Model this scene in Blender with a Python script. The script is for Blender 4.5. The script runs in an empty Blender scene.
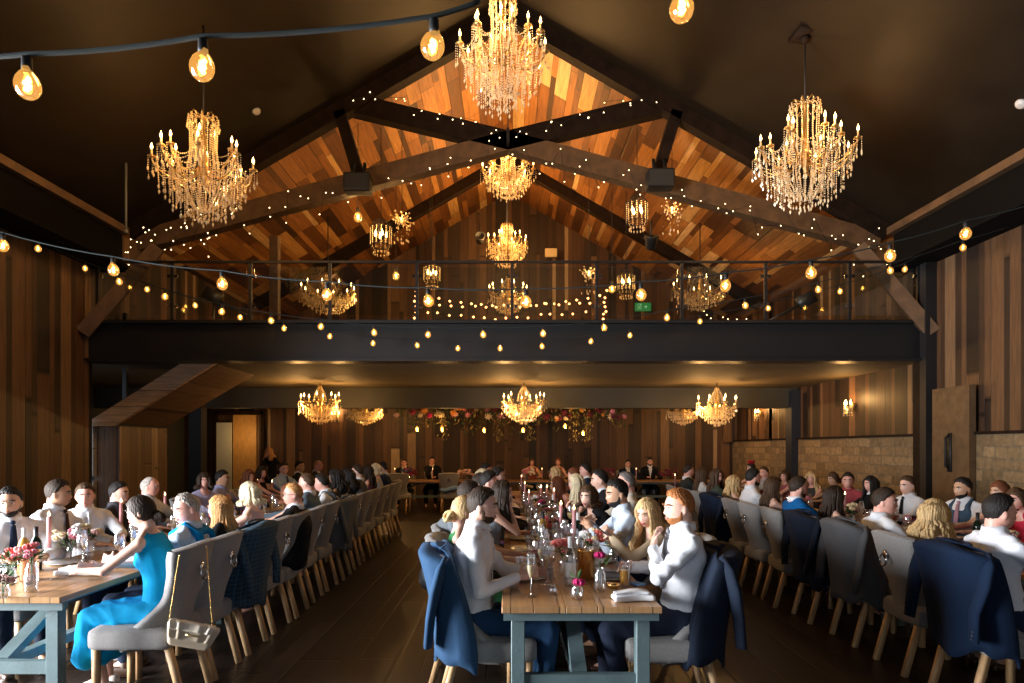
import bpy, math, random
import numpy as np
from mathutils import Vector, Matrix, Euler
random.seed(7)
RS = np.random.RandomState(5)
SC = bpy.context.scene
COL = SC.collection
PI = math.pi
# ---------------------------------------------------------------- camera, world, light, exposure
F, CX, CY, CH = 660.0, 508.0, 448.0, 1.62      # focal length (px), vanishing point (px), eye height (m)
cam_d = bpy.data.cameras.new('camera'); cam = bpy.data.objects.new('camera', cam_d); COL.objects.link(cam)
cam.location = (0, 0, CH); cam.rotation_euler = (PI/2, 0, 0)
cam_d.sensor_fit = 'HORIZONTAL'; cam_d.sensor_width = 36; cam_d.lens = 36*F/1024
cam_d.shift_x = (512-CX)/1024; cam_d.shift_y = (CY-341.5)/1024
cam_d.clip_start = .05; cam_d.clip_end = 100
SC.camera = cam
w = bpy.data.worlds.new('world'); SC.world = w; w.use_nodes = True
w.node_tree.nodes['Background'].inputs[0].default_value = (.75, .85, 1, 1)
w.node_tree.nodes['Background'].inputs[1].default_value = 1.0
SC.view_settings.view_transform = 'Standard'; SC.view_settings.look = 'None'
SC.view_settings.gamma = 1; SC.view_settings.use_curve_mapping = False
SC.view_settings.exposure = 0.0
SC.cycles.sample_clamp_indirect = 4; SC.cycles.max_bounces = 8; SC.cycles.transparent_max_bounces = 24
SC.cycles.caustics_reflective = False; SC.cycles.caustics_refractive = False
def area(name, loc, rot, sx, sy, power, col, spread=PI):
    d = bpy.data.lights.new(name, 'AREA'); d.shape = 'RECTANGLE'; d.size = sx; d.size_y = sy
    d.energy = power; d.color = col; d.spread = spread
    o = bpy.data.objects.new(name, d); o.location = loc; o.rotation_euler = rot; COL.objects.link(o)
    return o
# daylight through the glazed doors and windows of the wall behind the photographer
area('window_daylight', (-2.7, -2.85, 2.0), (-PI/2-.10, 0, 0), 3.6, 3.3, 1900, (.90, .95, 1), 2.1)
area('window_daylight', (2.7, -2.85, 2.0), (-PI/2-.10, 0, 0), 3.6, 3.3, 1100, (.88, .94, 1), 2.1)
area('window_daylight', (-6.9, 2.7, 1.6), (0, -PI/2, 0), 2.6, 3.6, 1500, (.95, .97, 1), 2.4)
def lamp(loc, power, r=.06, col=(1, .53, .17)):
    d = bpy.data.lights.new('lamp_light', 'POINT'); d.energy = power; d.color = col; d.shadow_soft_size = r
    o = bpy.data.objects.new('lamp_light', d); o.location = loc; COL.objects.link(o)
def PX(px, py, Y):                               # where a point of the place at distance Y stands
    return Vector(((px-CX)*Y/F, Y, CH-(py-CY)*Y/F))
# ---------------------------------------------------------------- materials
MATS = {}
def nt(m): return m.node_tree.nodes, m.node_tree.links
def mat(name, col=(.5,.5,.5), rough=.6, metal=0, bump=0, bscale=200, var=0, vscale=8, emit=0, ecol=None, spec=None, stretch=None, sheen=0):
    if name in MATS: return MATS[name]
    m = bpy.data.materials.new(name); m.use_nodes = True; N, L = nt(m)
    b = N['Principled BSDF']; b.inputs['Base Color'].default_value = (*col, 1)
    b.inputs['Roughness'].default_value = rough; b.inputs['Metallic'].default_value = metal
    if spec is not None: b.inputs['Specular IOR Level'].default_value = spec
    if sheen: b.inputs['Sheen Weight'].default_value = sheen
    if var or bump:
        tc = N.new('ShaderNodeTexCoord'); mp = N.new('ShaderNodeMapping'); L.new(tc.outputs['Object'], mp.inputs[0])
        if stretch: mp.inputs['Scale'].default_value = stretch
    if var:
        n = N.new('ShaderNodeTexNoise'); n.inputs['Scale'].default_value = vscale; n.inputs['Detail'].default_value = 4
        L.new(mp.outputs[0], n.inputs[0])
        r = N.new('ShaderNodeValToRGB'); r.color_ramp.elements[0].position = .3; r.color_ramp.elements[1].position = .7
        r.color_ramp.elements[0].color = (*[c*(1-var) for c in col], 1)
        r.color_ramp.elements[1].color = (*[min(1, c*(1+var)) for c in col], 1)
        L.new(n.outputs[0], r.inputs[0]); L.new(r.outputs[0], b.inputs['Base Color'])
    if bump:
        n = N.new('ShaderNodeTexNoise'); n.inputs['Scale'].default_value = bscale; n.inputs['Detail'].default_value = 3
        L.new(mp.outputs[0], n.inputs[0])
        bp = N.new('ShaderNodeBump'); bp.inputs['Strength'].default_value = bump; bp.inputs['Distance'].default_value = .01
        L.new(n.outputs[0], bp.inputs['Height']); L.new(bp.outputs[0], b.inputs['Normal'])
    if emit:
        b.inputs['Emission Color'].default_value = (*(ecol or col), 1); b.inputs['Emission Strength'].default_value = emit
        m.cycles.emission_sampling = 'NONE'
    MATS[name] = m
    return m
def thin_glass(name, tint=(1,1,1), gl=.22):
    if name in MATS: return MATS[name]
    m = bpy.data.materials.new(name); m.use_nodes = True; N, L = nt(m); N.remove(N['Principled BSDF'])
    out = N['Material Output']; t = N.new('ShaderNodeBsdfTransparent'); t.inputs[0].default_value = (*tint, 1)
    g = N.new('ShaderNodeBsdfGlossy'); g.inputs['Roughness'].default_value = .05; g.inputs[0].default_value = (.95,.97,1,1)
    lw = N.new('ShaderNodeLayerWeight'); lw.inputs[0].default_value = .35
    ma = N.new('ShaderNodeMath'); ma.operation = 'MULTIPLY_ADD'; ma.inputs[1].default_value = .75; ma.inputs[2].default_value = gl
    mx = N.new('ShaderNodeMixShader'); L.new(lw.outputs['Facing'], ma.inputs[0]); L.new(ma.outputs[0], mx.inputs[0])
    L.new(t.outputs[0], mx.inputs[1]); L.new(g.outputs[0], mx.inputs[2]); L.new(mx.outputs[0], out.inputs[0])
    MATS[name] = m; return m
def planks(name, u, v, width, length, ramp, rough=.55, bump=.5, uscale=1.0, grain=.35):
    """boards side by side along axis u, running along axis v, each with a colour of its own"""
    m = bpy.data.materials.new(name); m.use_nodes = True; N, L = nt(m); b = N['Principled BSDF']
    b.inputs['Roughness'].default_value = rough
    tc = N.new('ShaderNodeTexCoord'); sp = N.new('ShaderNodeSeparateXYZ'); L.new(tc.outputs['Object'], sp.inputs[0])
    def M(op, a, c=None, d=None):
        n = N.new('ShaderNodeMath'); n.operation = op
        for i, x in enumerate((a, c, d)):
            if x is None: continue
            if isinstance(x, (int, float)): n.inputs[i].default_value = x
            else: L.new(x, n.inputs[i])
        return n.outputs[0]
    U = M('MULTIPLY', sp.outputs[u], uscale/width); V = M('DIVIDE', sp.outputs[v], length)
    U = M('MULTIPLY_ADD', M('SINE', M('MULTIPLY', U, 2.31)), .3, U)
    ui = M('FLOOR', U); uf = M('FRACT', U)
    wn = N.new('ShaderNodeTexWhiteNoise'); wn.noise_dimensions = '1D'; L.new(ui, wn.inputs['W'])
    V2 = M('MULTIPLY_ADD', wn.outputs['Value'], 9.7, V); vi = M('FLOOR', V2); vf = M('FRACT', V2)
    cb = N.new('ShaderNodeCombineXYZ'); L.new(ui, cb.inputs[0]); L.new(vi, cb.inputs[1])
    w2 = N.new('ShaderNodeTexWhiteNoise'); w2.noise_dimensions = '3D'; L.new(cb.outputs[0], w2.inputs['Vector'])
    r = N.new('ShaderNodeValToRGB'); r.color_ramp.interpolation = 'LINEAR'
    E = r.color_ramp.elements
    while len(E) > 1: E.remove(E[-1])
    for i, (p, c) in enumerate(ramp):
        e = E[0] if i == 0 else E.new(p)
        e.position = p; e.color = (*c, 1)
    L.new(w2.outputs['Value'], r.inputs[0])
    cg = N.new('ShaderNodeCombineXYZ')
    L.new(M('MULTIPLY', sp.outputs[u], 38), cg.inputs[0]); L.new(M('MULTIPLY', sp.outputs[v], 2.2), cg.inputs[1]); L.new(M('MULTIPLY', ui, 3.7), cg.inputs[2])
    gn = N.new('ShaderNodeTexNoise'); gn.inputs['Scale'].default_value = 1; gn.inputs['Detail'].default_value = 5; L.new(cg.outputs[0], gn.inputs[0])
    gf = M('MULTIPLY_ADD', M('SUBTRACT', gn.outputs[0], .5), grain*4, 1.0)
    edge = M('MULTIPLY', M('MINIMUM', M('MULTIPLY', M('MINIMUM', uf, M('SUBTRACT', 1, uf)), 22), 1),
             M('MINIMUM', M('MULTIPLY', M('MINIMUM', vf, M('SUBTRACT', 1, vf)), 90), 1))
    ed = M('MULTIPLY_ADD', edge, .75, .25)
    mx = N.new('ShaderNodeMix'); mx.data_type = 'RGBA'; mx.blend_type = 'MULTIPLY'; mx.inputs[0].default_value = 1
    fv = M('MAXIMUM', M('MULTIPLY', gf, ed), .02)
    c3 = N.new('ShaderNodeCombineColor'); [L.new(fv, c3.inputs[i]) for i in range(3)]
    L.new(r.outputs[0], mx.inputs[6]); L.new(c3.outputs[0], mx.inputs[7]); L.new(mx.outputs[2], b.inputs['Base Color'])
    bp = N.new('ShaderNodeBump'); bp.inputs['Strength'].default_value = bump; bp.inputs['Distance'].default_value = .012
    L.new(M('MULTIPLY_ADD', gn.outputs[0], .3, edge), bp.inputs['Height']); L.new(bp.outputs[0], b.inputs['Normal'])
    MATS[name] = m; return m
def masonry(name, rot, c1, c2, mortar, bw=.40, bh=.17):
    m = bpy.data.materials.new(name); m.use_nodes = True; N, L = nt(m); b = N['Principled BSDF']
    b.inputs['Roughness'].default_value = .9
    tc = N.new('ShaderNodeTexCoord'); mp = N.new('ShaderNodeMapping'); mp.inputs['Rotation'].default_value = rot
    L.new(tc.outputs['Object'], mp.inputs[0])
    nz = N.new('ShaderNodeTexNoise'); nz.inputs['Scale'].default_value = 2.5; nz.inputs['Detail'].default_value = 4; L.new(mp.outputs[0], nz.inputs[0])
    va = N.new('ShaderNodeVectorMath'); va.operation = 'MULTIPLY_ADD'; va.inputs[1].default_value = (.11,.11,.11)
    L.new(nz.outputs['Color'], va.inputs[0]); L.new(mp.outputs[0], va.inputs[2])
    br = N.new('ShaderNodeTexBrick'); L.new(va.outputs[0], br.inputs[0]); br.inputs['Scale'].default_value = 1
    br.inputs['Brick Width'].default_value = bw; br.inputs['Row Height'].default_value = bh; br.inputs['Mortar Size'].default_value = .012
    br.inputs['Color1'].default_value = (*c1, 1); br.inputs['Color2'].default_value = (*c2, 1); br.inputs['Mortar'].default_value = (*mortar, 1)
    br.squash = .6; br.squash_frequency = 3
    n2 = N.new('ShaderNodeTexNoise'); n2.inputs['Scale'].default_value = 14; n2.inputs['Detail'].default_value = 6; L.new(tc.outputs['Object'], n2.inputs[0])
    mx = N.new('ShaderNodeMix'); mx.data_type = 'RGBA'; mx.blend_type = 'OVERLAY'; mx.inputs[0].default_value = .6
    L.new(br.outputs[0], mx.inputs[6]); L.new(n2.outputs[0], mx.inputs[7]); L.new(mx.outputs[2], b.inputs['Base Color'])
    bp = N.new('ShaderNodeBump'); bp.inputs['Strength'].default_value = .8; bp.inputs['Distance'].default_value = .02
    L.new(br.outputs['Fac'], bp.inputs['Height']); bp.invert = True; L.new(bp.outputs[0], b.inputs['Normal'])
    MATS[name] = m; return m
WR = [(0,(.018,.010,.006)),(.3,(.045,.022,.011)),(.6,(.09,.042,.019)),(.82,(.15,.075,.033)),(.93,(.24,.14,.07)),(1,(.42,.30,.18))]
WC = [(0,(.05,.018,.006)),(.25,(.15,.055,.014)),(.55,(.32,.125,.030)),(.82,(.46,.20,.05)),(.94,(.56,.30,.09)),(1,(.75,.50,.24))]
M_ceilwood = planks('ceiling_boards', 0, 1, .19, 1.7, WC, uscale=1.15)
M_sidewall = planks('side_wall_boards', 1, 2, .17, 5.5, WR)
M_backwall = planks('back_wall_boards', 0, 2, .17, 4.5, WR)
M_stairwood = planks('stair_boards', 0, 1, .42, 4.5, [(0,(.12,.065,.035)),(.5,(.22,.13,.07)),(1,(.36,.22,.13))])
M_stairfront = planks('stringer_boards', 2, 0, .45, 2.4, [(0,(.52,.35,.21)),(1,(.72,.52,.34))])
M_tabletop = planks('oak_tabletop', 0, 1, .17, 2.4, [(0,(.32,.16,.07)),(.5,(.42,.23,.10)),(1,(.52,.30,.14))], rough=.32, bump=.15, grain=.2)
M_floor = planks('dark_floor_boards', 0, 1, .22, 1.9, [(0,(.012,.007,.005)),(.6,(.020,.012,.009)),(1,(.034,.021,.014))], rough=.38, bump=.25, grain=.25)
M_paint = mat('black_brown_ceiling_paint', (.017,.0105,.005), .6, spec=.3, var=.2, vscale=2, bump=.1, bscale=8)
M_steel = mat('black_steel', (.022,.022,.024), .45, metal=.3)
M_dgrey = mat('dark_grey_paint', (.045,.047,.045), .7)
M_trusswood = mat('dark_truss_timber', (.018,.010,.006), .75, spec=.15, var=.35, vscale=6, bump=.3, bscale=30)
M_lighttruss = mat('oak_and_lit_truss_timber', (.13,.07,.032), .6, var=.3, vscale=5, bump=.3, bscale=30)  # oak of braces, trim and post; on truss chords a painted-in lit tone
M_stone = masonry('rubble_stone', (0, PI/2, PI/2), (.34,.23,.115), (.19,.125,.06), (.20,.15,.09))
M_brass = mat('aged_brass', (.62,.40,.14), .3, metal=.9)
M_gold = mat('polished_gold', (.95,.62,.25), .22, metal=1)
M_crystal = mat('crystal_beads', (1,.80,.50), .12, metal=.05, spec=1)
M_bulb = mat('candle_bulb_glow', (1,.75,.4), .4, emit=14, ecol=(1,.62,.22))
M_bulb2 = mat('festoon_filament_glow', (1,.6,.2), .4, emit=26, ecol=(1,.58,.16))
M_amber = thin_glass('amber_bulb_glass', (1,.72,.30), .12)
_n, _l = nt(M_amber); _e = _n.new('ShaderNodeEmission'); _e.inputs[0].default_value = (1,.50,.12,1); _e.inputs[1].default_value = .42
_a = _n.new('ShaderNodeAddShader'); _s = _n['Mix Shader'].outputs[0]; _l.new(_s, _a.inputs[0]); _l.new(_e.outputs[0], _a.inputs[1]); _l.new(_a.outputs[0], _n['Material Output'].inputs[0]); M_amber.cycles.emission_sampling = 'NONE'
M_fairy = mat('fairy_light_glow', (1,.8,.5), .4, emit=9, ecol=(1,.72,.38))
M_glass = thin_glass('clear_glass')
M_chair = mat('grey_linen_upholstery', (.30,.285,.275), .9, bump=.25, bscale=400, var=.08, vscale=60, sheen=.2)
M_oak = mat('light_oak', (.60,.37,.18), .5, var=.18, vscale=12, stretch=(8,8,1))
M_paintleg = mat('blue_grey_painted_timber', (.11,.165,.175), .5, var=.12, vscale=9, bump=.1, bscale=60)
M_chrome = mat('chrome', (.8,.8,.82), .12, metal=1)
M_black = mat('matt_black', (.012,.012,.013), .6)
M_cable = mat('dark_green_rope', (.012,.02,.02), .9, bump=.6, bscale=300)
M_white = mat('white_cotton', (.82,.83,.86), .85, bump=.15, bscale=60)
M_china = mat('white_china', (.85,.85,.84), .15)
# ---------------------------------------------------------------- mesh helpers
class MB:
    def __init__(s): s.v = []; s.f = []; s.m = []; s.n = 0; s.mi = 0
    def add(s, vs, fs):
        vs = np.asarray(vs, float); s.v.append(vs)
        k = s.n; s.f += [tuple(i+k for i in f) for f in fs]; s.m += [s.mi]*len(fs); s.n += len(vs); return s
    def box(s, c, d, R=None, taper=1.0):
        x, y, z = [a/2 for a in d]; t = taper
        V = [(-x,-y,-z),(x,-y,-z),(x,y,-z),(-x,y,-z),(-x*t,-y*t,z),(x*t,-y*t,z),(x*t,y*t,z),(-x*t,y*t,z)]
        V = np.array(V, float)
        if R is not None: V = V @ np.array(R.to_3x3()).T
        return s.add(V+np.array(tuple(c)), [(3,2,1,0),(4,5,6,7),(0,1,5,4),(1,2,6,5),(2,3,7,6),(3,0,4,7)])
    def rbox(s, c, d, r, R=None, k=6, fn=None):
        """box with rounded edges and corners"""
        D = np.array(d)/2; a = np.linspace(-1, 1, k+1); a = np.sign(a)*np.abs(a)**.5
        for ax in range(3):
            for sg in (-1, 1):
                G = np.zeros((k+1, k+1, 3)); u, v = np.meshgrid(a, a, indexing='ij')
                G[..., ax] = sg; G[..., (ax+1) % 3] = u; G[..., (ax+2) % 3] = v
                P = G*D; inner = np.clip(P, -(D-r), D-r); q = P-inner; q /= np.linalg.norm(q, axis=-1, keepdims=True)+1e-9
                P = inner+q*r
                if fn is not None: P = fn(P)
                if R is not None: P = P @ np.array(R.to_3x3()).T
                s.grid(P+np.array(tuple(c)), flip=(sg < 0))
        return s
    def bar(s, p, q, w, h=None, up=(0,0,1)):
        p, q = Vector(p), Vector(q); d = q-p; L_ = d.length; d.normalize(); u = Vector(up)
        if abs(d.dot(u)) > .98: u = Vector((0,1,0))
        x = d.cross(u).normalized(); z = x.cross(d).normalized()
        R = Matrix((x, d, z)).transposed()
        return s.box((p+q)/2, (w, L_, h or w), R)
    def tube(s, pts, r, n=8, cap=True, flat=None, u0=None):
        P = np.array([tuple(p) for p in pts], float); k = len(P)
        r = np.broadcast_to(np.asarray(r, float), (k,)) if np.ndim(r) <= 1 else r
        T = np.gradient(P, axis=0); T /= np.linalg.norm(T, axis=1)[:, None]+1e-12
        u = np.array((0,0,1.)) if abs(T[0][2]) < .9 else np.array((1.,0,0))
        if u0 is not None: u = np.array(tuple(u0), float)
        V = []; a = np.arange(n)*2*PI/n
        for i in range(k):
            u = u-T[i]*u.dot(T[i]); u /= np.linalg.norm(u)+1e-12; w_ = np.cross(T[i], u)
            fl = 1 if flat is None else flat
            V.append(P[i]+r[i]*(np.cos(a)[:, None]*u*fl+np.sin(a)[:, None]*w_))
        V = np.concatenate(V); Fc = []
        for i in range(k-1):
            for j in range(n): j2 = (j+1) % n; Fc.append((i*n+j, i*n+j2, (i+1)*n+j2, (i+1)*n+j))
        if cap: Fc += [tuple(range(n-1, -1, -1)), tuple(range((k-1)*n, k*n))]
        return s.add(V, Fc)
    def cap(s, p, q, r0, r1, n=10):
        p, q = np.array(tuple(p), float), np.array(tuple(q), float); d = q-p; L_ = np.linalg.norm(d)+1e-9; d = d/L_
        pts = []; rs = []
        for a in (80, 50, 20): pts.append(p-d*r0*math.sin(math.radians(a))); rs.append(r0*math.cos(math.radians(a)))
        pts += [p, q]; rs += [r0, r1]
        for a in (20, 50, 80): pts.append(q+d*r1*math.sin(math.radians(a))); rs.append(r1*math.cos(math.radians(a)))
        # avoid reversed gradients: constant direction
        P = np.array(pts); u = np.array((0,0,1.)) if abs(d[2]) < .9 else np.array((1.,0,0))
        u = u-d*u.dot(d); u /= np.linalg.norm(u); w_ = np.cross(d, u); a = np.arange(n)*2*PI/n
        V = np.concatenate([P[i]+rs[i]*(np.cos(a)[:,None]*u+np.sin(a)[:,None]*w_) for i in range(len(P))]); Fc = []
        for i in range(len(P)-1):
            for j in range(n): j2 = (j+1) % n; Fc.append((i*n+j, i*n+j2, (i+1)*n+j2, (i+1)*n+j))
        Fc += [tuple(range(n-1, -1, -1)), tuple(range((len(P)-1)*n, len(P)*n))]
        return s.add(V, Fc)
    def lathe(s, prof, c=(0,0,0), n=16, R=None, cap=True):
        a = np.arange(n)*2*PI/n; V = np.concatenate([np.stack([r*np.cos(a), r*np.sin(a), np.full(n, z)], 1) for r, z in prof])
        if R is not None: V = V @ np.array(R).T
        k = len(prof); Fc = [(i*n+j, i*n+(j+1) % n, (i+1)*n+(j+1) % n, (i+1)*n+j) for i in range(k-1) for j in range(n)]
        if cap: Fc += [tuple(range(n-1, -1, -1)), tuple(range((k-1)*n, k*n))]
        return s.add(V+np.array(tuple(c)), Fc)
    def ell(s, c, r, R=None, n=12, m=8):
        V = [(0,0,-1)]
        for i in range(1, m):
            t = PI*i/m-PI/2
            for j in range(n): V.append((math.cos(t)*math.cos(2*PI*j/n), math.cos(t)*math.sin(2*PI*j/n), math.sin(t)))
        V.append((0,0,1)); V = np.array(V)*np.array(r)
        if R is not None: V = V @ np.array(R).T
        Fc = [(0, 1+(j+1) % n, 1+j) for j in range(n)]
        for i in range(m-2):
            for j in range(n): a = 1+i*n+j; b = 1+i*n+(j+1) % n; Fc.append((a, b, b+n, a+n))
        k = 1+(m-2)*n; Fc += [(k+j, k+(j+1) % n, k+n) for j in range(n)]
        return s.add(V+np.array(tuple(c)), Fc)
    def octa(s, c, r, h=None):
        h = h or r; x, y, z = c
        return s.add([(x+r,y,z),(x,y+r,z),(x-r,y,z),(x,y-r,z),(x,y,z+h),(x,y,z-h)], [(0,1,4),(1,2,4),(2,3,4),(3,0,4),(1,0,5),(2,1,5),(3,2,5),(0,3,5)])
    def grid(s, G, closed=False, flip=False):
        a, b = G.shape[:2]; Fc = []
        for i in range(a-1):
            for j in range(b if closed else b-1):
                j2 = (j+1) % b; q = (i*b+j, i*b+j2, (i+1)*b+j2, (i+1)*b+j); Fc.append(q[::-1] if flip else q)
        return s.add(G.reshape(-1, 3), Fc)
    def mesh(s, name, mats, smooth=True):
        me = bpy.data.meshes.new(name)
        V = np.concatenate(s.v) if s.v else np.zeros((0,3))
        me.from_pydata(V.tolist(), [], s.f)
        for m in (mats if isinstance(mats, (list, tuple)) else [mats]): me.materials.append(m)
        me.polygons.foreach_set('material_index', s.m); me.polygons.foreach_set('use_smooth', [smooth]*len(s.f))
        me.update(); return me
def tag(o, label=None, cat=None, group=None, kind=None):
    if label: o['label'] = label
    if cat: o['category'] = cat
    if group: o['group'] = group
    if kind: o['kind'] = kind
    return o
def link(name, me, parent=None, loc=None, rz=0):
    o = bpy.data.objects.new(name, me); COL.objects.link(o)
    if parent is not None: o.parent = parent
    if loc is not None: o.location = loc
    if rz: o.rotation_euler = (0, 0, rz)
    return o
def obj(name, mb, mats, parent=None, smooth=True, mod=None):
    o = link(name, mb.mesh(name, mats, smooth), parent)
    if mod: mod(o)
    return o
def bevel(o, w=.01, n=2):
    m = o.modifiers.new('b', 'BEVEL'); m.width = w; m.segments = n; m.limit_method = 'ANGLE'
def root(name, loc, rz, label, cat, group=None):
    o = link(name, None, None, loc, rz); o.empty_display_size = .1; return tag(o, label, cat, group)
KIDS = {}
def kids(o): return [c for c in o.children]
def dup(src, loc, rz=0, label=None, group=None, cat=None, scale=None, parent=None):
    c = src.copy(); COL.objects.link(c)
    if parent is None:
        c.location = loc; c.rotation_euler = (0, 0, rz)
        if scale: c.scale = (scale,)*3
        if label: c['label'] = label
        if group: c['group'] = group
    else: c.parent = parent
    for ch in src.children: dup(ch, None, parent=c)
    return c
def structure(name, mb, m, smooth=False):
    o = obj(name, mb, m, None, smooth); o['kind'] = 'structure'; return o
def quad(mb, *p): return mb.add(p, [tuple(range(len(p)))])
# ---------------------------------------------------------------- room
XW, YB, D1, DM = 7.0, 20.4, 11.8, 11.0
ZR, ZE = 9.49, 5.47
SL = (ZR-ZE)/XW
YF = -3.0
structure('floor', MB().box((0, 9, -.05), (24, 26, .1)), M_floor)
# side walls: boards above, rubble stone below on the right
structure('wall_left', MB().box((-XW-.1, (4.6+11.02)/2, 2.75), (.2, 11.02-4.6, 5.5)).box((-XW-.1, (YF+.8)/2, 2.75), (.2, .8-YF, 5.5)).box((-XW-.1, 2.7, 4.25), (.2, 3.8, 2.5)), M_sidewall)
structure('window_1', MB().box((-XW-.05, 2.7, 1.5), (.08, .08, 3)).box((-XW-.05, 1.75, 1.5), (.06, .06, 3)).box((-XW-.05, 3.65, 1.5), (.06, .06, 3)).box((-XW-.05, 2.7, 2.1), (.06, 3.8, .06)), M_steel)
structure('wall_upper_left', MB().box((-XW-.1, 15.75, 4.6), (.2, 9.5, 1.9)), M_sidewall)
structure('wall_stair_recess', MB().box((-10.1, 16, 1.8), (.2, 9, 3.6)).box((-8.55, 11.6, 1.0), (2.9, .2, 2.0)), M_dgrey)
structure('wall_right', MB().box((XW+.1, 7.35, 2.75+.9), (.2, 20.7, 5.5-1.8)).box((XW+.1, 19, 2.75+.9), (.2, 3.0, 5.5-1.8)), M_sidewall)
structure('wall_stone_right', MB().box((XW+.07, 8.7, .91), (.26, 23.4, 1.82)), M_stone)
structure('trim_1', MB().box((XW-.08, 8.7, 1.84), (.05, 23.4, .045)), M_trusswood)
structure('wall_back', MB().box((0, YB+.1, 4.9), (20.4, .2, 9.8)), M_backwall)
structure('wall_front', MB().box((0, YF-.1, 6.9), (14.4, .2, 6.2)).box((-5.9, YF-.1, 1.9), (2.6, .2, 3.8)).box((5.9, YF-.1, 1.9), (2.6, .2, 3.8)).box((0, YF-.1, 1.9), (1.6, .2, 3.8)), M_dgrey)
for k, cx in enumerate((-2.7, 2.7)):
    m_ = MB()
    for dx in (-1.9, -.63, .63, 1.9): m_.box((cx+dx, YF-.1, 1.9), (.07, .07, 3.7))
    for z in (.04, 2.3, 3.75): m_.box((cx, YF-.1, z), (3.87, .07, .07))
    structure('window_%d' % (k+2), m_, M_steel)
# roof: near part painted dark, beyond the first truss clad with boards that run along the roof
def slope(y0, y1, m, nm):
    mb = MB()
    for s_ in (-1, 1):
        quad(mb, (0, y0, ZR), (s_*XW*1.03, y0, ZR-SL*XW*1.03), (s_*XW*1.03, y1, ZR-SL*XW*1.03), (0, y1, ZR))
        quad(mb, (0, y0, ZR+.1), (0, y1, ZR+.1), (s_*XW*1.03, y1, ZR+.1-SL*XW*1.03), (s_*XW*1.03, y0, ZR+.1-SL*XW*1.03))
    return structure(nm, mb, m)
slope(YF-.2, D1, M_paint, 'ceiling_painted')
slope(D1, YB+.1, M_ceilwood, 'ceiling_boarded')
# eaves beams on both side walls
for s_, nm in ((-1, 'left'), (1, 'right')):
    structure('beam_eaves_'+nm, MB().box((s_*(XW-.17), 4.2, 5.02), (.34, 14.4, .62)).box((s_*(XW-.3), 4.2, 4.68), (.6, 14.4, .05)), mat('black_beam', (.006,.005,.004), .9, spec=.1))
    structure('trim_eaves_'+nm, MB().box((s_*(XW-.40), 4.2, 5.36), (.12, 14.4, .12)), M_lighttruss)
# wall posts and the slab door on the right wall
for i, (y, z1) in enumerate(((4.7, 4.65), )):
    structure('post_left', MB().box((-XW+.06, y, z1/2), (.14, .2, z1)), M_trusswood)
structure('post_right', MB().box((XW-.06, 11.1, 2.33), (.14, .2, 4.65)), M_trusswood)
structure('trim_2', MB().box((XW-.09, 10.85, 2.33), (.18, .16, 4.66)), M_black)
dr = structure('door_1', MB().box((XW-.12, 10.2, 1.28), (.1, .85, 2.56)), mat('door_boards', (.13,.075,.035), .6, var=.25, vscale=7))
obj('door_handle', MB().tube([(XW-.18, 10.2, 1.3), (XW-.24, 10.2, 1.34), (XW-.24, 10.2, 1.78), (XW-.18, 10.2, 1.82)], .02).box((XW-.18, 10.2, 1.55), (.02, .09, .6)), M_black, dr)
# gallery (mezzanine): front beam, deck, ceiling under it, downstand beam, columns
structure('beam_gallery', MB().box((0, DM+.12, 3.39), (2*XW, .22, .60)).box((0, DM+.06, 3.71), (2*XW, .36, .05)).box((0, DM+.06, 3.08), (2*XW, .36, .05)), M_steel)
structure('ceiling_gallery', MB().box((-1.5, (DM+YB)/2+.1, 3.12), (17, YB-DM, .10)), mat('gallery_ceiling_paint', (.12,.09,.05), .75, var=.12, vscale=1.5))
structure('floor_gallery', MB().box((0, (DM+YB)/2+.1, 3.66), (2*XW, YB-DM, .1)), M_floor)
structure('beam_downstand', MB().box((0, 16.1, 2.84), (2*XW+6, .3, .5)), mat('downstand_paint', (.05,.048,.038), .6))
structure('column_right', MB().box((6.95, 15.95, 1.5), (.34, .34, 3)), mat('navy_steel', (.012,.02,.035), .5))
structure('column_left', MB().box((-7.05, 15.0, 1.5), (.28, .28, 3)), M_black)
for i, x in enumerate((-7.0, 7.0)):
    structure('column_gallery_'+('left', 'right')[i], MB().box((x+(.06 if x > 0 else -.12), 11.12, 1.55), (.1, .2, 3.1)), M_steel)
structure('wall_alcove_right', MB().box((7.6, YB-.15, 2.4), (2, .1, 1.2)), M_backwall)
# lit doorway in the back wall on the left
structure('door_2', MB().box((-9.0, YB-.06, 1.37), (.1, .14, 2.74)).box((-7.55, YB-.06, 1.37), (.1, .14, 2.74)).box((-8.27, YB-.06, 2.7), (1.5, .14, .12)), M_trusswood)
structure('wall_doorway_lining', MB().box((-8.12, YB-.03, 1.32), (.72, .03, 2.64)), mat('golden_pine_boards', (.62,.36,.12), .5, var=.2, vscale=5, stretch=(12,1,1)))
structure('door_3', MB().box((-8.72, YB-.12, 1.2), (.46, .05, 2.4)), mat('pale_painted_door', (.62,.68,.68), .5))
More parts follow.
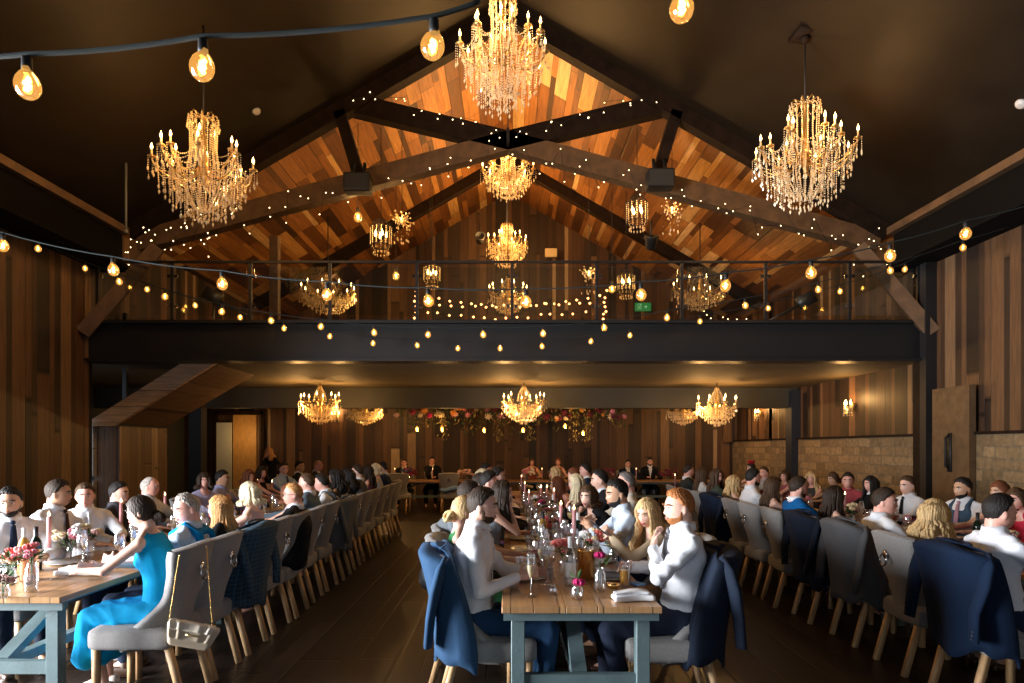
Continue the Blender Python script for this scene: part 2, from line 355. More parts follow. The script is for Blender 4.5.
# boxed staircase under the gallery on the left
def prism(P, y0, y1):
    n = len(P); V = [(x, y0, z) for x, z in P]+[(x, y1, z) for x, z in P]
    return MB().add(V, [tuple(range(n)), tuple(range(2*n-1, n-1, -1))]+[(i, i+n, (i+1) % n+n, (i+1) % n) for i in range(n)])
structure('stair_stringer', prism([(-7.3,2.0),(-6.76,2.0),(-5.02,3.07),(-5.6,3.07)], 11.3, 11.4), M_stairfront)
structure('stair_soffit', prism([(-6.78,2.04),(-5.02,3.08),(-5.2,3.10),(-6.95,2.12)], 11.5, 13.1), M_stairwood)
structure('wall_stair_front', MB().box((-6.98, 11.52, 1.0), (.44, .06, 2.0)), planks('stair_front_boards', 0, 2, .2, 5, [(0,(.16,.09,.05)),(1,(.30,.19,.11))]))
structure('wall_under_stair', MB().box((-6.79, 12.3, 1.0), (.05, 1.6, 2.0)), planks('stair_side_boards', 1, 2, .16, 2.6, [(0,(.12,.065,.035)),(.6,(.2,.12,.065)),(1,(.38,.27,.17))]))
m_ = MB()
for z in (.3, .86, 1.42, 1.93-.02): m_.box((-7.22, 11.44, z-.05), (.12, .1, .48))
structure('trim_3', m_, mat('whitewashed_blocks', (.5,.47,.43), .8, var=.2, vscale=10))
structure('stair_newel', MB().box((-6.9, 11.9, 3.25), (.07, .07, 1.6)), M_steel)
# ---------------------------------------------------------------- trusses
def truss(y, light, nm):
    """scissor truss: two rafters, two crossing chords, two struts"""
    t = root('roof_truss', (0, y, 0), 0, nm[0], 'truss', None); 
    def part(n_, x0, z0, x1, z1, w_, m, dy=0, d_=.24):
        mb = MB().bar((x0, dy, z0), (x1, dy, z1), d_, w_); o = obj(n_, mb, m, t, False); return o
    part('rafter', -XW+.25, ZE-.02, 0, ZR-.14, .26, M_trusswood); part('rafter', XW-.25, ZE-.02, 0, ZR-.14, .26, M_trusswood)
    cl = M_lighttruss if light else M_trusswood  # lower chords get the paler brown: light on them put into the colour
    zc = 7.12
    if not light:
        return t
    # each chord rises from one eave through the crossing to the far rafter
    part('chord', -XW+.35, ZE-.15, 0, zc, .34, cl, .1); part('chord', XW-.35, ZE-.15, 0, zc, .34, cl, .1)
    part('chord', 0, zc, 2.95, 7.83, .34, M_trusswood, .1); part('chord', 0, zc, -2.95, 7.83, .34, M_trusswood, .1)
    part('strut', -3.0, 7.6, -2.65, 6.45, .2, M_trusswood); part('strut', 3.0, 7.6, 2.65, 6.45, .2, M_trusswood)
    part('centre_plate', 0, 7.0, 0, 7.24, .34, M_steel, -.06, .05)
    return t
truss(D1, True, ['dark scissor truss with rafters meeting above the largest central chandelier'])
truss(17.7, False, ['smaller looking scissor truss deep in the roof beyond the gallery railing'])
for s_ in (-1, 1):
    tag(obj('knee_brace', MB().bar((s_*6.97, 10.82, 3.5), (s_*6.0, 11.3, 5.05), .16, .22), M_lighttruss, None, False), 'oak knee brace from the %s side wall up to the first truss' % ('left' if s_ < 0 else 'right'), 'brace')
tag(obj('timber_post', MB().box((-4.45, 12.6, 4.7), (.16, .16, 1.9)), M_lighttruss, None, False), 'light oak post standing on the gallery behind the railing at left', 'post')
# ---------------------------------------------------------------- gallery railing
rl = root('glass_railing', (0, DM+.02, 3.735), 0, 'black steel railing with clear glass panels along the gallery edge', 'railing')
obj('handrail', MB().box((0, 0, .99), (13.9, .05, .035)), M_steel, rl, False)
posts = [-6.85, -5.6, -4.3, -2.97, -1.52, .07, 1.48, 2.9, 4.3, 5.7, 6.85]
for x in posts:
    p = obj('rail_post', MB().box((x, 0, .495), (.05, .05, .99)).box((x, 0, .01), (.12, .1, .02)), M_steel, rl, False)
CLAMP = MB().box((0,0,0), (.05,.035,.05)).mesh('glass_clamp', M_chrome, False)
for a_, b_ in zip(posts[:-1], posts[1:]):
    obj('glass_panel', MB().box(((a_+b_)/2, .0, .5), (b_-a_-.14, .012, .82)), thin_glass('balustrade_glass', (.93,.96,.96), .04), rl, False)
    for cx in (a_+.06, b_-.06):
        for cz in (.25, .75): link('glass_clamp', CLAMP, rl, (cx, 0, cz))
# ---------------------------------------------------------------- chandeliers
def beads(mb, pts, r=.011, step=.026):
    """a strand of crystal beads along a path"""
    P = [Vector(p) for p in pts]; acc = 0
    for a, b in zip(P[:-1], P[1:]):
        L_ = (b-a).length; t = acc
        while t < L_: mb.octa(a+(b-a)*(t/L_), r, r*1.15); t += step
        acc = t-L_
    return mb
def swag(a, b, drop, n=6):
    a, b = Vector(a), Vector(b)
    return [a+(b-a)*(i/n)+Vector((0, 0, -drop*4*(i/n)*(1-i/n))) for i in range(n+1)]
def drop(mb, p, L_=.07): mb.octa((p[0], p[1], p[2]-L_*.3), .008, .012); mb.octa((p[0], p[1], p[2]-L_), .016, .035)
def flame_bulb(): return MB().lathe([(.004,0),(.013,.012),(.017,.03),(.012,.052),(.004,.075),(.001,.09)], n=8).mesh('flame_bulb', M_bulb)
BULB = flame_bulb()
def chandelier(loc, R=.6, H=1.3, cord=1.5, arms=(8, 6), label='', group=None, lamps=3, power=60, simple=False, crown=True, plate=False, lr=.05, step=.03):
    """origin = the level of the arms' cups"""
    t = root('crystal_chandelier', loc, random.random(), label, 'chandelier', group)
    top = H*.42
    if crown or loc[2] > 3.3: cord = ZR-SL*abs(loc[0])-loc[2]-top
    mb = MB().tube([(0,0,top), (0,0,top+cord)], .012, 6)
    obj('rod', mb, M_black, t)
    if plate: obj('ceiling_plate', MB().box((0,0,top+cord), (.3,.3,.06)).lathe([(.02,-.12),(.06,-.08),(.07,-.03)], (0,0,top+cord), 10), M_trusswood, t)
    st = MB().lathe([(.01,top),(.04,top-.01),(.05,top-.04),(.02,top-.08),(.018,top*.6),(.04,top*.5),(.03,top*.3),(.06,0),(.07,-.06),(.03,-.12),(.05,-.2),(.02,-.28),(.01,-.3)], n=10)
    if crown:
        for i in range(8):
            a = i*PI/4; c, s_ = math.cos(a), math.sin(a); k = R*.30
            st.tube([(c*.03, s_*.03, top-.02), (c*k*.8, s_*k*.8, top+.02), (c*k, s_*k, top-.06), (c*k*.85, s_*k*.85, top-.11), (c*k*.6, s_*k*.6, top-.08)], .008, 5)
    obj('stem', st, M_brass, t)
    cr = MB(); ci = R*.27
    if crown:
        for i in range(16):                             # curtain of beads around the stem
            a = i*PI/8; c, s_ = math.cos(a), math.sin(a)
            beads(cr, [(c*ci, s_*ci, top-.10), (c*ci*.95, s_*ci*.95, top*.3), (c*ci*1.15, s_*ci*1.15, -.12)], .012, step)
            beads(cr, swag((c*ci*1.1, s_*ci*1.1, top-.03), (math.cos(a+PI/8)*ci*1.1, math.sin(a+PI/8)*ci*1.1, top-.03), .07), .009, step)
            drop(cr, (c*ci*1.15, s_*ci*1.15, top-.06), .10)
    else:
        for i in range(12):
            a = i*PI/6; c, s_ = math.cos(a), math.sin(a)
            beads(cr, [(c*.03, s_*.03, top-.03), (c*ci, s_*ci, top*.45), (c*ci*1.3, s_*ci*1.3, -.02)], .011, step)
    nb = 24                                             # basket of beads below
    for i in range(nb):
        a = i*2*PI/nb; c, s_ = math.cos(a), math.sin(a); r1 = R*(.62 if i % 2 else .45)
        zb = -H*.40
        beads(cr, [(c*r1, s_*r1, -.08), (c*r1*.92, s_*r1*.92, -.2), (c*r1*.7, s_*r1*.7, zb*.75), (c*R*.16, s_*R*.16, zb*1.05)], .011, step)
        drop(cr, (c*R*.5, s_*R*.5, zb*.62), .10); drop(cr, (c*R*.3, s_*R*.3, zb*.95), .12)
    for ring, (fr, z1, z2) in enumerate(((.86,-.10,-.30),(.74,-.13,-.40),(.6,-.16,-.50),(.45,-.2,-.58))):   # loose strands hanging below the arms
        nn = 22-3*ring
        for i in range(nn):
            a = (i+.5*(ring % 2))*2*PI/nn+random.uniform(-.05,.05); x, y = R*fr*math.cos(a), R*fr*math.sin(a); ze = (z2+random.uniform(-.04,.05))*H/1.35
            beads(cr, [(x, y, z1), (x*.97, y*.97, ze)], .0105, step); drop(cr, (x*.97, y*.97, ze), .08)
    for i in range(6): drop(cr, (math.cos(i)*.06, math.sin(i)*.06, -H*.43), .13)
    tips = []
    for tier, na in enumerate(arms):
        rr = R*(.97 if tier == 0 else .66); z0 = 0 if tier == 0 else H*.09
        for i in range(na):
            a = (i+.5*tier)*2*PI/na; zz = z0+random.uniform(-.02, .03); tips.append((rr*math.cos(a), rr*math.sin(a), zz))
    am = MB()
    lead = MB().tube([(.05,0,-.1), (.3,0,-.22), (.62,0,-.2), (.9,0,-.12), (1,0,-.03)], .011, 6)
    cup = MB()
    A_me = {}
    for tier, na in enumerate(arms):
        rr = R*(.97 if tier == 0 else .66)
        a_ = MB().tube([(rr*x, 0, z*H*.75) for x, z in ((.06,-.12),(.3,-.24),(.62,-.23),(.88,-.14),(1,-.03))], .010, 6)
        a_.lathe([(.006,-.03),(.03,-.02),(.052,.0),(.05,.008),(.015,.008)], (rr,0,0), 10)
        A_me[tier] = a_.mesh('arm', M_brass)
    cand = MB().lathe([(.013,.0),(.013,.085),(.006,.088)], n=8).mesh('candle_tube', mat('ivory_candle_tube', (.8,.6,.35), .4))
    k = 0
    for tier, na in enumerate(arms):
        for i in range(na):
            p = tips[k]; k += 1; a = math.atan2(p[1], p[0])
            o = link('arm', A_me[tier], t, (0, 0, p[2]), a)
            c_ = link('candle_tube', cand, o, (math.hypot(p[0], p[1]), 0, .005))
            link('flame_bulb', BULB, o, (math.hypot(p[0], p[1]), 0, .09))
            for j in range(5 if not simple else 3):
                b = j*2*PI/5; q = (p[0]+.05*math.cos(b), p[1]+.05*math.sin(b), p[2]-.01)
                beads(cr, [q, (q[0], q[1], q[2]-.10-.05*(j % 3))], .008, step); drop(cr, (q[0], q[1], q[2]-.10-.05*(j % 3)), .06)
    for tier, na in enumerate(arms):
        off = 0 if tier == 0 else arms[0]
        for i in range(na):
            p, q = tips[off+i], tips[off+(i+1) % na]
            beads(cr, swag((p[0], p[1], p[2]-.03), (q[0], q[1], q[2]-.03), R*.22), .010, step)
            beads(cr, swag((p[0], p[1], p[2]-.04), (p[0]*.35, p[1]*.35, p[2]-.12), R*.16), .010, step)
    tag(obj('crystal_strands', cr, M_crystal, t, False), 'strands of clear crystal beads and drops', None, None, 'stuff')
    for i in range(lamps):
        a = 2*PI*i/lamps+.4; lamp((loc[0]+R*1.02*math.cos(a), loc[1]+R*1.02*math.sin(a), loc[2]+(.2 if crown else -.12)), power/lamps, lr)
    return t
def CH_(px, py, Y): return PX(px, py, Y)
chandelier(PX(203.5, 163, 8.7), .63, 1.48, 1.9, (8, 6), 'large crystal chandelier under the dark painted ceiling on the left', power=95)
chandelier(PX(805, 150, 8.9), .66, 1.55, .62, (8, 6), 'large crystal chandelier hanging from a square plate on the right', power=95, plate=True)
chandelier(PX(503, 48, 8.1), .55, 1.45, 2.0, (8, 6), 'largest central chandelier, highest and nearest, cut by the photo\'s top edge', power=170)
chandelier(PX(508, 170, 13.6), .54, 1.05, 2.6, (8, 6), 'middle crystal chandelier under the crossing of the first truss', power=270, simple=True, step=.04)
chandelier(PX(507, 243, 17.2), .54, 1.15, 1.9, (8, 4), 'crystal chandelier just above the middle of the gallery handrail', power=230, simple=True, step=.04)
CHUNDER = [(320, 401, 14.6, .42, 'crystal chandelier under the gallery ceiling at left, beside the stairs', .5), (524, 401, 14.6, .46, 'crystal chandelier under the gallery ceiling above the central table', .5), (717, 403, 14.6, .44, 'crystal chandelier under the gallery ceiling at right of the central table', .5)]
for px, py, Y, R_, lb, h_ in CHUNDER:
    p = PX(px, py, Y); chandelier(p, R_, .85, 3.06-p.z-.85*.42, (8,), lb, power=95, lamps=2, simple=True, crown=False, step=.035)
for px, lb in ((365, 'half-hidden low chandelier behind the downstand beam left of the flower garland'), (683, 'half-hidden low chandelier behind the downstand beam right of the flower garland')):
    p = PX(px, 409, 18.3); chandelier(p, .46, .7, 3.06-p.z-.7*.42, (8,), lb, power=45, lamps=1, simple=True, crown=False, step=.04)
for px, py, lb in ((328, 292, 'wide crystal chandelier low behind the railing on the left half of the gallery'), (700, 288, 'wide crystal chandelier low behind the railing on the right half of the gallery'), (508, 292, 'crystal chandelier behind the railing, below the lowest one on the roof line')):
    chandelier(PX(px, py, 15.5), .62 if px != 508 else .45, .9, 2.3, (10,), lb, power=26, lamps=1, simple=True, crown=False, step=.05)
# small cage lanterns, starburst pendants and pendant bulbs over the gallery
def cage(loc, lb, cord=1.2, r=.22, h=.5):
    t = root('cage_chandelier', loc, 0, lb, 'pendant light'); mb = MB(); cord = ZR-SL*abs(loc[0])-loc[2]-h*.66
    for i in range(8):
        a = i*PI/4; c, s_ = math.cos(a)*r, math.sin(a)*r
        mb.tube([(c, s_, -h*.4), (c, s_, h*.35), (c*.6, s_*.6, h*.58), (0, 0, h*.66)], .008, 5)
    for z in (-h*.4, h*.33):
        mb.tube([(r*math.cos(k*PI/8), r*math.sin(k*PI/8), z) for k in range(17)], .009, 5, False)
    obj('cage', mb, M_black, t); obj('cord', MB().tube([(0,0,h*.66), (0,0,h*.66+cord)], .008, 5), M_black, t)
    cr = MB()
    for i in range(14):
        a = i*PI/7; c, s_ = math.cos(a)*r*.98, math.sin(a)*r*.98
        beads(cr, [(c, s_, h*.3), (c, s_, -h*.35)], .013, .04); drop(cr, (c*.7, s_*.7, -h*.42), .14)
    tag(obj('crystal_strands', cr, M_crystal, t, False), 'strands of crystal beads around the cage', kind='stuff')
    for i in range(4):
        a = i*PI/2+.4; link('flame_bulb', BULB, t, (math.cos(a)*r*.5, math.sin(a)*r*.5, -.02)).scale = (1.5,)*3
    lamp(Vector(loc)+Vector((0, -r-.1, 0)), 14)
def star(loc, lb, cord=1.0):
    t = root('starburst_pendant', loc, .4, lb, 'pendant light'); mb = MB(); cr = MB(); rr = np.random.RandomState(3); cord = ZR-SL*abs(loc[0])-loc[2]
    for i in range(26):
        d = rr.normal(size=3); d /= np.linalg.norm(d); L_ = rr.uniform(.13, .27)
        mb.tube([(0,0,0), tuple(d*L_)], .006, 4); cr.octa(d*L_, .022); cr.octa(d*L_*.7+np.array((0,0,-.05)), .014, .03)
    for i in range(9): drop(cr, (rr.uniform(-.14,.14), rr.uniform(-.14,.14), -.2), .2)
    obj('spokes', mb, M_brass, t); obj('cord', MB().tube([(0,0,0), (0,0,cord)], .007, 5), M_black, t)
    tag(obj('crystal_drops', cr, M_crystal, t, False), kind='stuff'); link('flame_bulb', BULB, t, (0,0,-.02)).scale = (1.6,)*3
    lamp(Vector(loc)+Vector((0,-.3,0)), 6)
for px, py, Y, lb in ((381, 236, 13.2, 'cage pendant with crystals on the left of the gable, beside a starburst pendant'), (637, 212, 13.2, 'cage pendant with crystals on the right of the gable, beside a starburst pendant'), (456-24, 274, 17, 'small crystal cage pendant just below the handrail, left of the middle chandelier'), (626, 283, 16, 'small crystal cage pendant behind the railing above the green exit sign')):
    cage(PX(px, py, Y), lb)
star(PX(402, 221, 12.9), 'starburst crystal pendant at left of the gable, beside the cage pendant')
star(PX(672, 212, 12.9), 'starburst crystal pendant at right of the gable, beside the cage pendant')
star(PX(589, 275, 15), 'dim starburst pendant seen through the glass panel right of the middle')
G95 = MB().lathe([(.015,.045),(.017,.032),(.030,.018),(.042,.002),(.049,-.018),(.050,-.036),(.045,-.056),(.033,-.073),(.017,-.083),(.001,-.086)], n=24, cap=False).mesh('bulb', M_amber)
FIL = MB(); FIL.tube([(.008*math.cos(k*1.3), .008*math.sin(k*1.3), .0-.005*k) for k in range(11)],   .011, 5); FILM = FIL.mesh('filament', M_bulb2)
SOCK = MB().lathe([(.01,.09),(.02,.085),(.021,.04),(.019,.03)], n=10).mesh('socket', M_black)
for px, py, Y, lb in ((358, 215, 12.6, 'bare glowing pendant bulb left of the left cage pendant'), (396, 274, 15, 'bare pendant bulb behind the railing left of the middle'), (430, 300, 15, 'brighter bare bulb low behind the railing beside the rows of string lights'), (612, 287, 15, 'bare bulb behind the railing beside the small cage pendant')):
    t = root('pendant_bulb', PX(px, py, Y), 0, lb, 'pendant light')
    P0 = PX(px, py, Y); obj('cord', MB().tube([(0,0,.08), (0,0,ZR-SL*abs(P0.x)-P0.z)], .007, 5), M_black, t)
    b_ = link('bulb', G95, t); b_.scale = (1.6,)*3; link('filament', FILM, b_); link('socket', SOCK, t).scale = (1.6,)*3
    lamp(PX(px, py, Y)+Vector((0,-.2,0)), 7)
# wall sconces under the gallery
def sconce(loc, rz, lb):
    t = root('wall_sconce', loc, rz, lb, 'wall light'); mb = MB().lathe([(.01,.1),(.04,.06),(.045,0),(.02,-.08),(.005,-.12)], n=10)
    for a in (-.7, 0, .7): mb.tube([(0,0,0), (math.sin(a)*.1, .08, -.05), (math.sin(a)*.17, .14*math.cos(a), .0)], .008, 5)
    obj('bracket', mb, M_brass, t); cr = MB()
    for a in (-.7, 0, .7):
        x, y = math.sin(a)*.17, .14*math.cos(a); link('flame_bulb', BULB, t, (x, y, .03)).scale = (1.3,)*3
        for j in range(4): beads(cr, [(x+.03*math.cos(j*1.57), y+.03*math.sin(j*1.57), 0), (x+.03*math.cos(j*1.57), y+.03*math.sin(j*1.57), -.14-.04*(j % 2))], .009, .03)
    tag(obj('crystal_drops', cr, M_crystal, t, False), kind='stuff')
    d = Vector((-math.sin(rz), math.cos(rz), 0)); lamp(Vector(loc)+d*.22+Vector((0,0,.16)), 24, .03)
sconce((6.93, 13.25, 2.45), PI/2, 'crystal wall sconce glowing on the right wall boards, nearer one')
sconce((6.93, 18.1, 2.55), PI/2, 'crystal wall sconce on the right wall beyond the navy column')
sconce((-5.3, YB-.06, 2.62), PI, 'crystal wall sconce on the back wall behind the left under-gallery chandelier')
lamp((-8.0, 19.6, 2.0), 14, .1)
# ---------------------------------------------------------------- festoon strings
def festoon(nm_label, pts, Y, ends, scale=1.0, r=.012, rope=M_cable, Ys=None, lampw=0):
    P = [PX(x, y, (Ys[i] if Ys else Y)) for i, (x, y) in enumerate(pts)]
    t = root('festoon_lights', P[0], 0, nm_label, 'string lights')
    sk = [p+Vector((0, 0, .10*scale)) for p in P]
    path = [Vector(e) for e in ends[:1]]+sk+[Vector(e) for e in ends[1:]]
    fine = []
    for a, b in zip(path[:-1], path[1:]):
        n = 6
        for i in range(n): q = a.lerp(b, i/n); q.z -= (b-a).length*.02*4*(i/n)*(1-i/n); fine.append(q-P[0])
    fine.append(path[-1]-P[0]); obj('cable', MB().tube(fine, r, 6), rope, t)
    for p in P:
        s_ = link('socket', SOCK, t, p-P[0]); s_.scale = (scale,)*3
        b_ = link('bulb', G95, t, p-P[0], random.random()*6); b_.scale = (scale,)*3; b_.rotation_euler = (random.uniform(-.2,.2), random.uniform(-.2,.2), random.random()*6)
        link('filament', FILM, b_)
        if lampw: lamp(p+Vector((0, 0, -.12*scale)), lampw, .03)
festoon('thick rope of three large round bulbs crossing the photo\'s top left corner', [(27,78),(203,60),(434,40)], 2.9, [PX(-60,57,2.9), PX(480,1,2.9)], 1.05, .012)
festoon('single large round bulb at the photo\'s top edge right of the central chandelier', [(682,2)], 2.9, [PX(640,-30,2.9), PX(730,-30,2.9)], 1.05)
festoon('nearest of the sagging festoon strings, largest bulbs, wall to wall', [(3,243),(113,267),(222,281),(327,292),(428,298),(526,299),(641,292),(726,283),(811,270),(890,253),(966,231)], 6.0, [PX(-60,215,6), PX(1060,195,6)], .95, .006)
festoon('middle sagging festoon string, its bulbs crossing in front of the gallery beam', [(-20,232),(38,247),(119,280),(165,295),(222,310),(271,319),(321,325),(374,331),(428,333),(483,333),(543,332),(604,326),(667,316),(745,304),(818,288),(890,269),(963,246)], 9.0, [PX(-40,215,9), PX(1010,226,9)], .82, .005)
festoon('lowest sagging festoon string with the smallest bulbs, on the gallery beam', [(85,267),(147,288),(195,304),(240,316),(284,327),(330,335),(373,342),(417,344),(458,347),(500,347),(542,345),(591,340),(630,334),(700,320),(768,307),(840,290),(905,268)], 10.4, [PX(68,255,10.4), PX(945,240,10.4)], .8, .005)
# warm string-light rows on the gallery and fairy lights on the trusses
FB = MB().octa((0,0,0), .0115).mesh('light_bulb', M_fairy)
FB2 = MB().octa((0,0,0), .03).mesh('light_bulb', mat('warm_string_bulb', (1,.6,.25), .4, emit=7, ecol=(1,.42,.12)))
def fairy(label, path, n, jit=.05, me=None, hang=0, sag=0):
    P = [Vector(p) for p in path]; t = root('fairy_light_string', P[0], 0, label, 'string lights')
    L_ = [0]
    for a, b in zip(P[:-1], P[1:]): L_.append(L_[-1]+(b-a).length)
    pts = []; cable = []
    for i in range(n):
        d = L_[-1]*i/(n-1); k = max(j for j in range(len(P)-1) if L_[j] <= d+1e-6); f = (d-L_[k])/(L_[k+1]-L_[k])
        q = P[k].lerp(P[k+1], f)+Vector((random.uniform(-jit, jit), random.uniform(-.02, 0), random.uniform(-jit, jit))); q.z -= (i % 4)*hang/3+sag*4*f*(1-f)
        cable.append(q-P[0]+Vector((0,0,.02))); pts.append(q-P[0])
    obj('wire', MB().tube(cable, .004, 4), M_black, t)
    for q in pts: link('light_bulb', me or FB, t, q)
yt = D1-.14
fairy('fairy lights wound along the lower chord of the left half of the first truss', [(-6.6, yt, 5.3), (-.2, yt, 7.0)], 46, .14, hang=.35)
fairy('fairy lights wound along the lower chord of the right half of the first truss', [(6.6, yt, 5.3), (.2, yt, 7.0)], 46, .14, hang=.35)
fairy('fairy lights on the short dark chord rising right from the truss crossing', [(.1, yt, 7.2), (3.0, yt, 7.95)], 20, .12)
fairy('fairy lights on the short dark chord rising left from the truss crossing', [(-.1, yt, 7.2), (-3.0, yt, 7.95)], 20, .12)
fairy('clump of fairy lights at the left eave end of the first truss', [(-6.6, yt-.3, 4.8), (-6.2, yt-.3, 5.4), (-5.9, yt-.3, 4.9), (-5.5, yt-.3, 5.5), (-5.2, yt-.3, 5.0)], 26, .15)
fairy('few fairy lights at the right eave end of the first truss', [(6.7, yt-.3, 4.8), (6.3, yt-.3, 5.3), (6.0, yt-.3, 4.7)], 12, .15)
Zg = lambda py, Y: CH-(py-CY)*Y/F
for r_, (x0, x1, p0, p1, n) in enumerate(((418, 590, 296, 303, 17), (440, 600, 305, 296, 15), (416, 585, 312, 312, 16))):
    fairy(['upper', 'middle', 'lowest'][r_]+' row of warm orange string lights sagging behind the gallery railing', [PX(x0, p0, 14.2+r_*.3), PX((x0+x1)/2, (p0+p1)/2+7, 14.2+r_*.3), PX(x1, p1, 14.2+r_*.3)], n, .03, FB2)
fairy('vertical string of warm orange lights at the left end of the gallery rows', [PX(416, 292, 14), PX(414, 322, 14)], 7, .03, FB2)
fairy('vertical string of warm orange lights at the right end of the gallery rows', [PX(606, 292, 14), PX(604, 320, 14)], 7, .03, FB2)
fairy('dim fairy lights standing upright behind the right railing panels', [PX(706, 285, 13), PX(706, 318, 13), PX(745, 318, 13)], 10, .05)
# ---------------------------------------------------------------- small fittings
def speaker(px, py, Y, lb):
    p = PX(px, py, Y); t = root('loudspeaker', p, 0, lb, 'loudspeaker')
    obj('cabinet', MB().rbox((0,0,0), (.46,.3,.32), .03), M_black, t); obj('bracket', MB().bar((-.1,.0,.14), (-.1,.1,.4), .05).bar((.1,0,.14), (.1,.1,.4), .05), M_steel, t)
    obj('grille', MB().rbox((0,-.15,0), (.40,.02,.26), .008), mat('speaker_grille', (.03,.03,.03), .8, bump=.5, bscale=300), t)
speaker(358, 184, 11.5, 'black loudspeaker hanging on the left strut of the truss')
speaker(660, 180, 11.5, 'black loudspeaker hanging on the right strut of the truss')
def disc(px, py, Y, lb, m, r=.07):
    Y = (ZR-CH)*F/((CY-py)+SL*abs(px-CX)); p = PX(px, py, Y); z_ = ZR-SL*abs(p.x); t = obj('smoke_detector', MB().lathe([(r*.4,-.05),(r*.8,-.045),(r,-.02),(r,0)], n=16), m); t.location = (p.x, p.y, z_-.01); t.rotation_euler = (0, math.atan(SL)*(1 if p.x > 0 else -1), 0)
    tag(t, lb, 'smoke detector')
disc(256, 110, 9.3, 'small white round smoke detector on the dark ceiling by the left chandelier', mat('white_plastic', (.75,.73,.7), .4))
disc(1022, 102, 7.2, 'small white round detector on the dark ceiling at the far right edge', MATS['white_plastic'])
def sprinkler(px, py0, py1, Y, lb):
    tag(obj('conduit_drop', MB().tube([(PX(px, py0, Y).x, Y, ZR-SL*abs(PX(px, py0, Y).x)), PX(px, py1, Y)], .018, 8).lathe([(.03,0),(.03,.05)], PX(px, py1, Y), 8), mat('grey_conduit', (.2,.2,.19), .5)), lb, 'conduit')
sprinkler(126, 188, 233, 10.3, 'thin grey conduit dropping from the dark ceiling at left above the fairy lights')
s_ = root('exit_sign', PX(643, 307, 20.36), 0, 'green running-man exit sign behind the gallery railing', 'sign')
obj('sign_box', MB().rbox((0,0,0), (.31,.04,.16), .008), mat('exit_sign_green', (.03,.16,.05), .4, emit=.35, ecol=(.04,.4,.1)), s_)
em = mat('exit_sign_pale', (.3,.5,.3), .5, emit=.5, ecol=(.4,.8,.4)); mm = MB()
mm.box((-.10,-.022,0), (.006,.004,.11)).box((-.04,-.022,0), (.006,.004,.11)).box((-.07,-.022,.055), (.066,.004,.006)).ell((-.055,-.022,.035), (.01,.003,.01)).bar((-.06,-.022,.02), (-.07,-.022,-.01), .004, .014).bar((-.07,-.022,-.01), (-.085,-.022,-.045), .004, .008).bar((-.07,-.022,-.01), (-.055,-.022,-.045), .004, .008)
mm.bar((.02,-.022,0), (.07,-.022,0), .004, .018).bar((.07,-.022,0), (.05,-.022,.03), .004, .012).bar((.07,-.022,0), (.05,-.022,-.03), .004, .012)
obj('pictogram', mm, em, s_); s_.scale = (1.6,)*3
tag(obj('wall_heater', MB().rbox(PX(551, 253, 19.8), (.36,.12,.26), .02), mat('cream_unit', (.75,.6,.35), .5)), 'small cream box on the gable wall right of the lowest roof chandelier', 'wall box')
def spot(px, py, Y, lb, ang):
    t = root('stage_spotlight', PX(px, py, Y), 0, lb, 'spotlight'); Rm = Euler((ang, 0, 0)).to_matrix()
    obj('housing', MB().lathe([(.05,-.14),(.1,-.1),(.13,.1),(.15,.14),(.12,.14),(.1,.05)], R=Rm, n=14), M_black, t); obj('yoke', MB().bar((0,0,.1), (0,0,.45), .03).bar((-.15,0,.1), (.15,0,.1), .03), M_steel, t)
spot(651, 243, 13.2, 'black round stage spotlight hanging above the handrail right of middle', .5)
spot(480, 239, 17.8, 'black projector-like spotlight left of the lowest roof chandelier', 1.2)
def easel(px, py, Y, lb, sg):
    t = root('floodlight_on_stand', PX(px, py, Y), 0, lb, 'floodlight')
    obj('housing', MB().box((0,0,0), (.34,.1,.24), Euler((0,.5*sg,0)).to_matrix()), mat('grey_metal', (.12,.12,.12), .4, metal=.6), t)
    obj('arm', MB().bar((.1*sg,0,-.08), (.75*sg,0,-.42), .05).tube([(0,.02,-.1), (0,.02,3.72-PX(px, py, Y).z)], .02, 6).box((0,.02,3.73-PX(px, py, Y).z), (.4,.4,.02)), MATS['grey_metal'], t)
easel(213, 296, 12.6, 'grey tilted floodlight on an arm behind the left railing', 1)
easel(806, 300, 12.6, 'grey tilted floodlight on an arm behind the right railing', -1)
tag(obj('cabin_cabinet', MB().rbox((PX(447, 315, 16).x, 16, 4.37), (.7,.5,1.32), .02), M_black), 'black low cabinet on the gallery behind the orange string lights', 'cabinet')
# ---------------------------------------------------------------- flower garland over the top table
FLC = {'burgundy':(.16,.015,.04),'magenta':(.55,.02,.16),'pink':(.75,.28,.36),'blush':(.80,.52,.48),'cream':(.80,.66,.42),'white':(.85,.84,.82),'coral':(.85,.22,.20),'orange':(.75,.30,.05),'blue':(.12,.18,.42)}
def fmat(c): return mat('petals_'+c, FLC[c], .7)
M_leaf = mat('green_leaves', (.055,.11,.03), .6, var=.4, vscale=30); M_dryleaf = mat('dry_gold_leaves', (.30,.22,.07), .7, var=.4, vscale=20)
def bloom_mesh(mb, c, r, seed=0, up=(0,0,1)):
    rr = random.Random(seed); upv = Vector(up).normalized(); q = upv.to_track_quat('Z', 'Y').to_matrix()
    for ring, (n, tilt, s_) in enumerate(((5,.25,.5),(6,.7,.75),(8,1.15,1.0))):
        for i in range(n):
            a = i*2*PI/n+ring*.5; d = Vector((math.cos(a)*math.sin(tilt), math.sin(a)*math.sin(tilt), math.cos(tilt)))
            Rp = q @ d.to_track_quat('Z', 'X').to_matrix(); mb.ell(Vector(c)+q @ (d*r*s_*.55), (r*.38, r*.13, r*.5), Rp, 6, 4)
    return mb.ell(c, (r*.35,)*3, None, 6, 4)
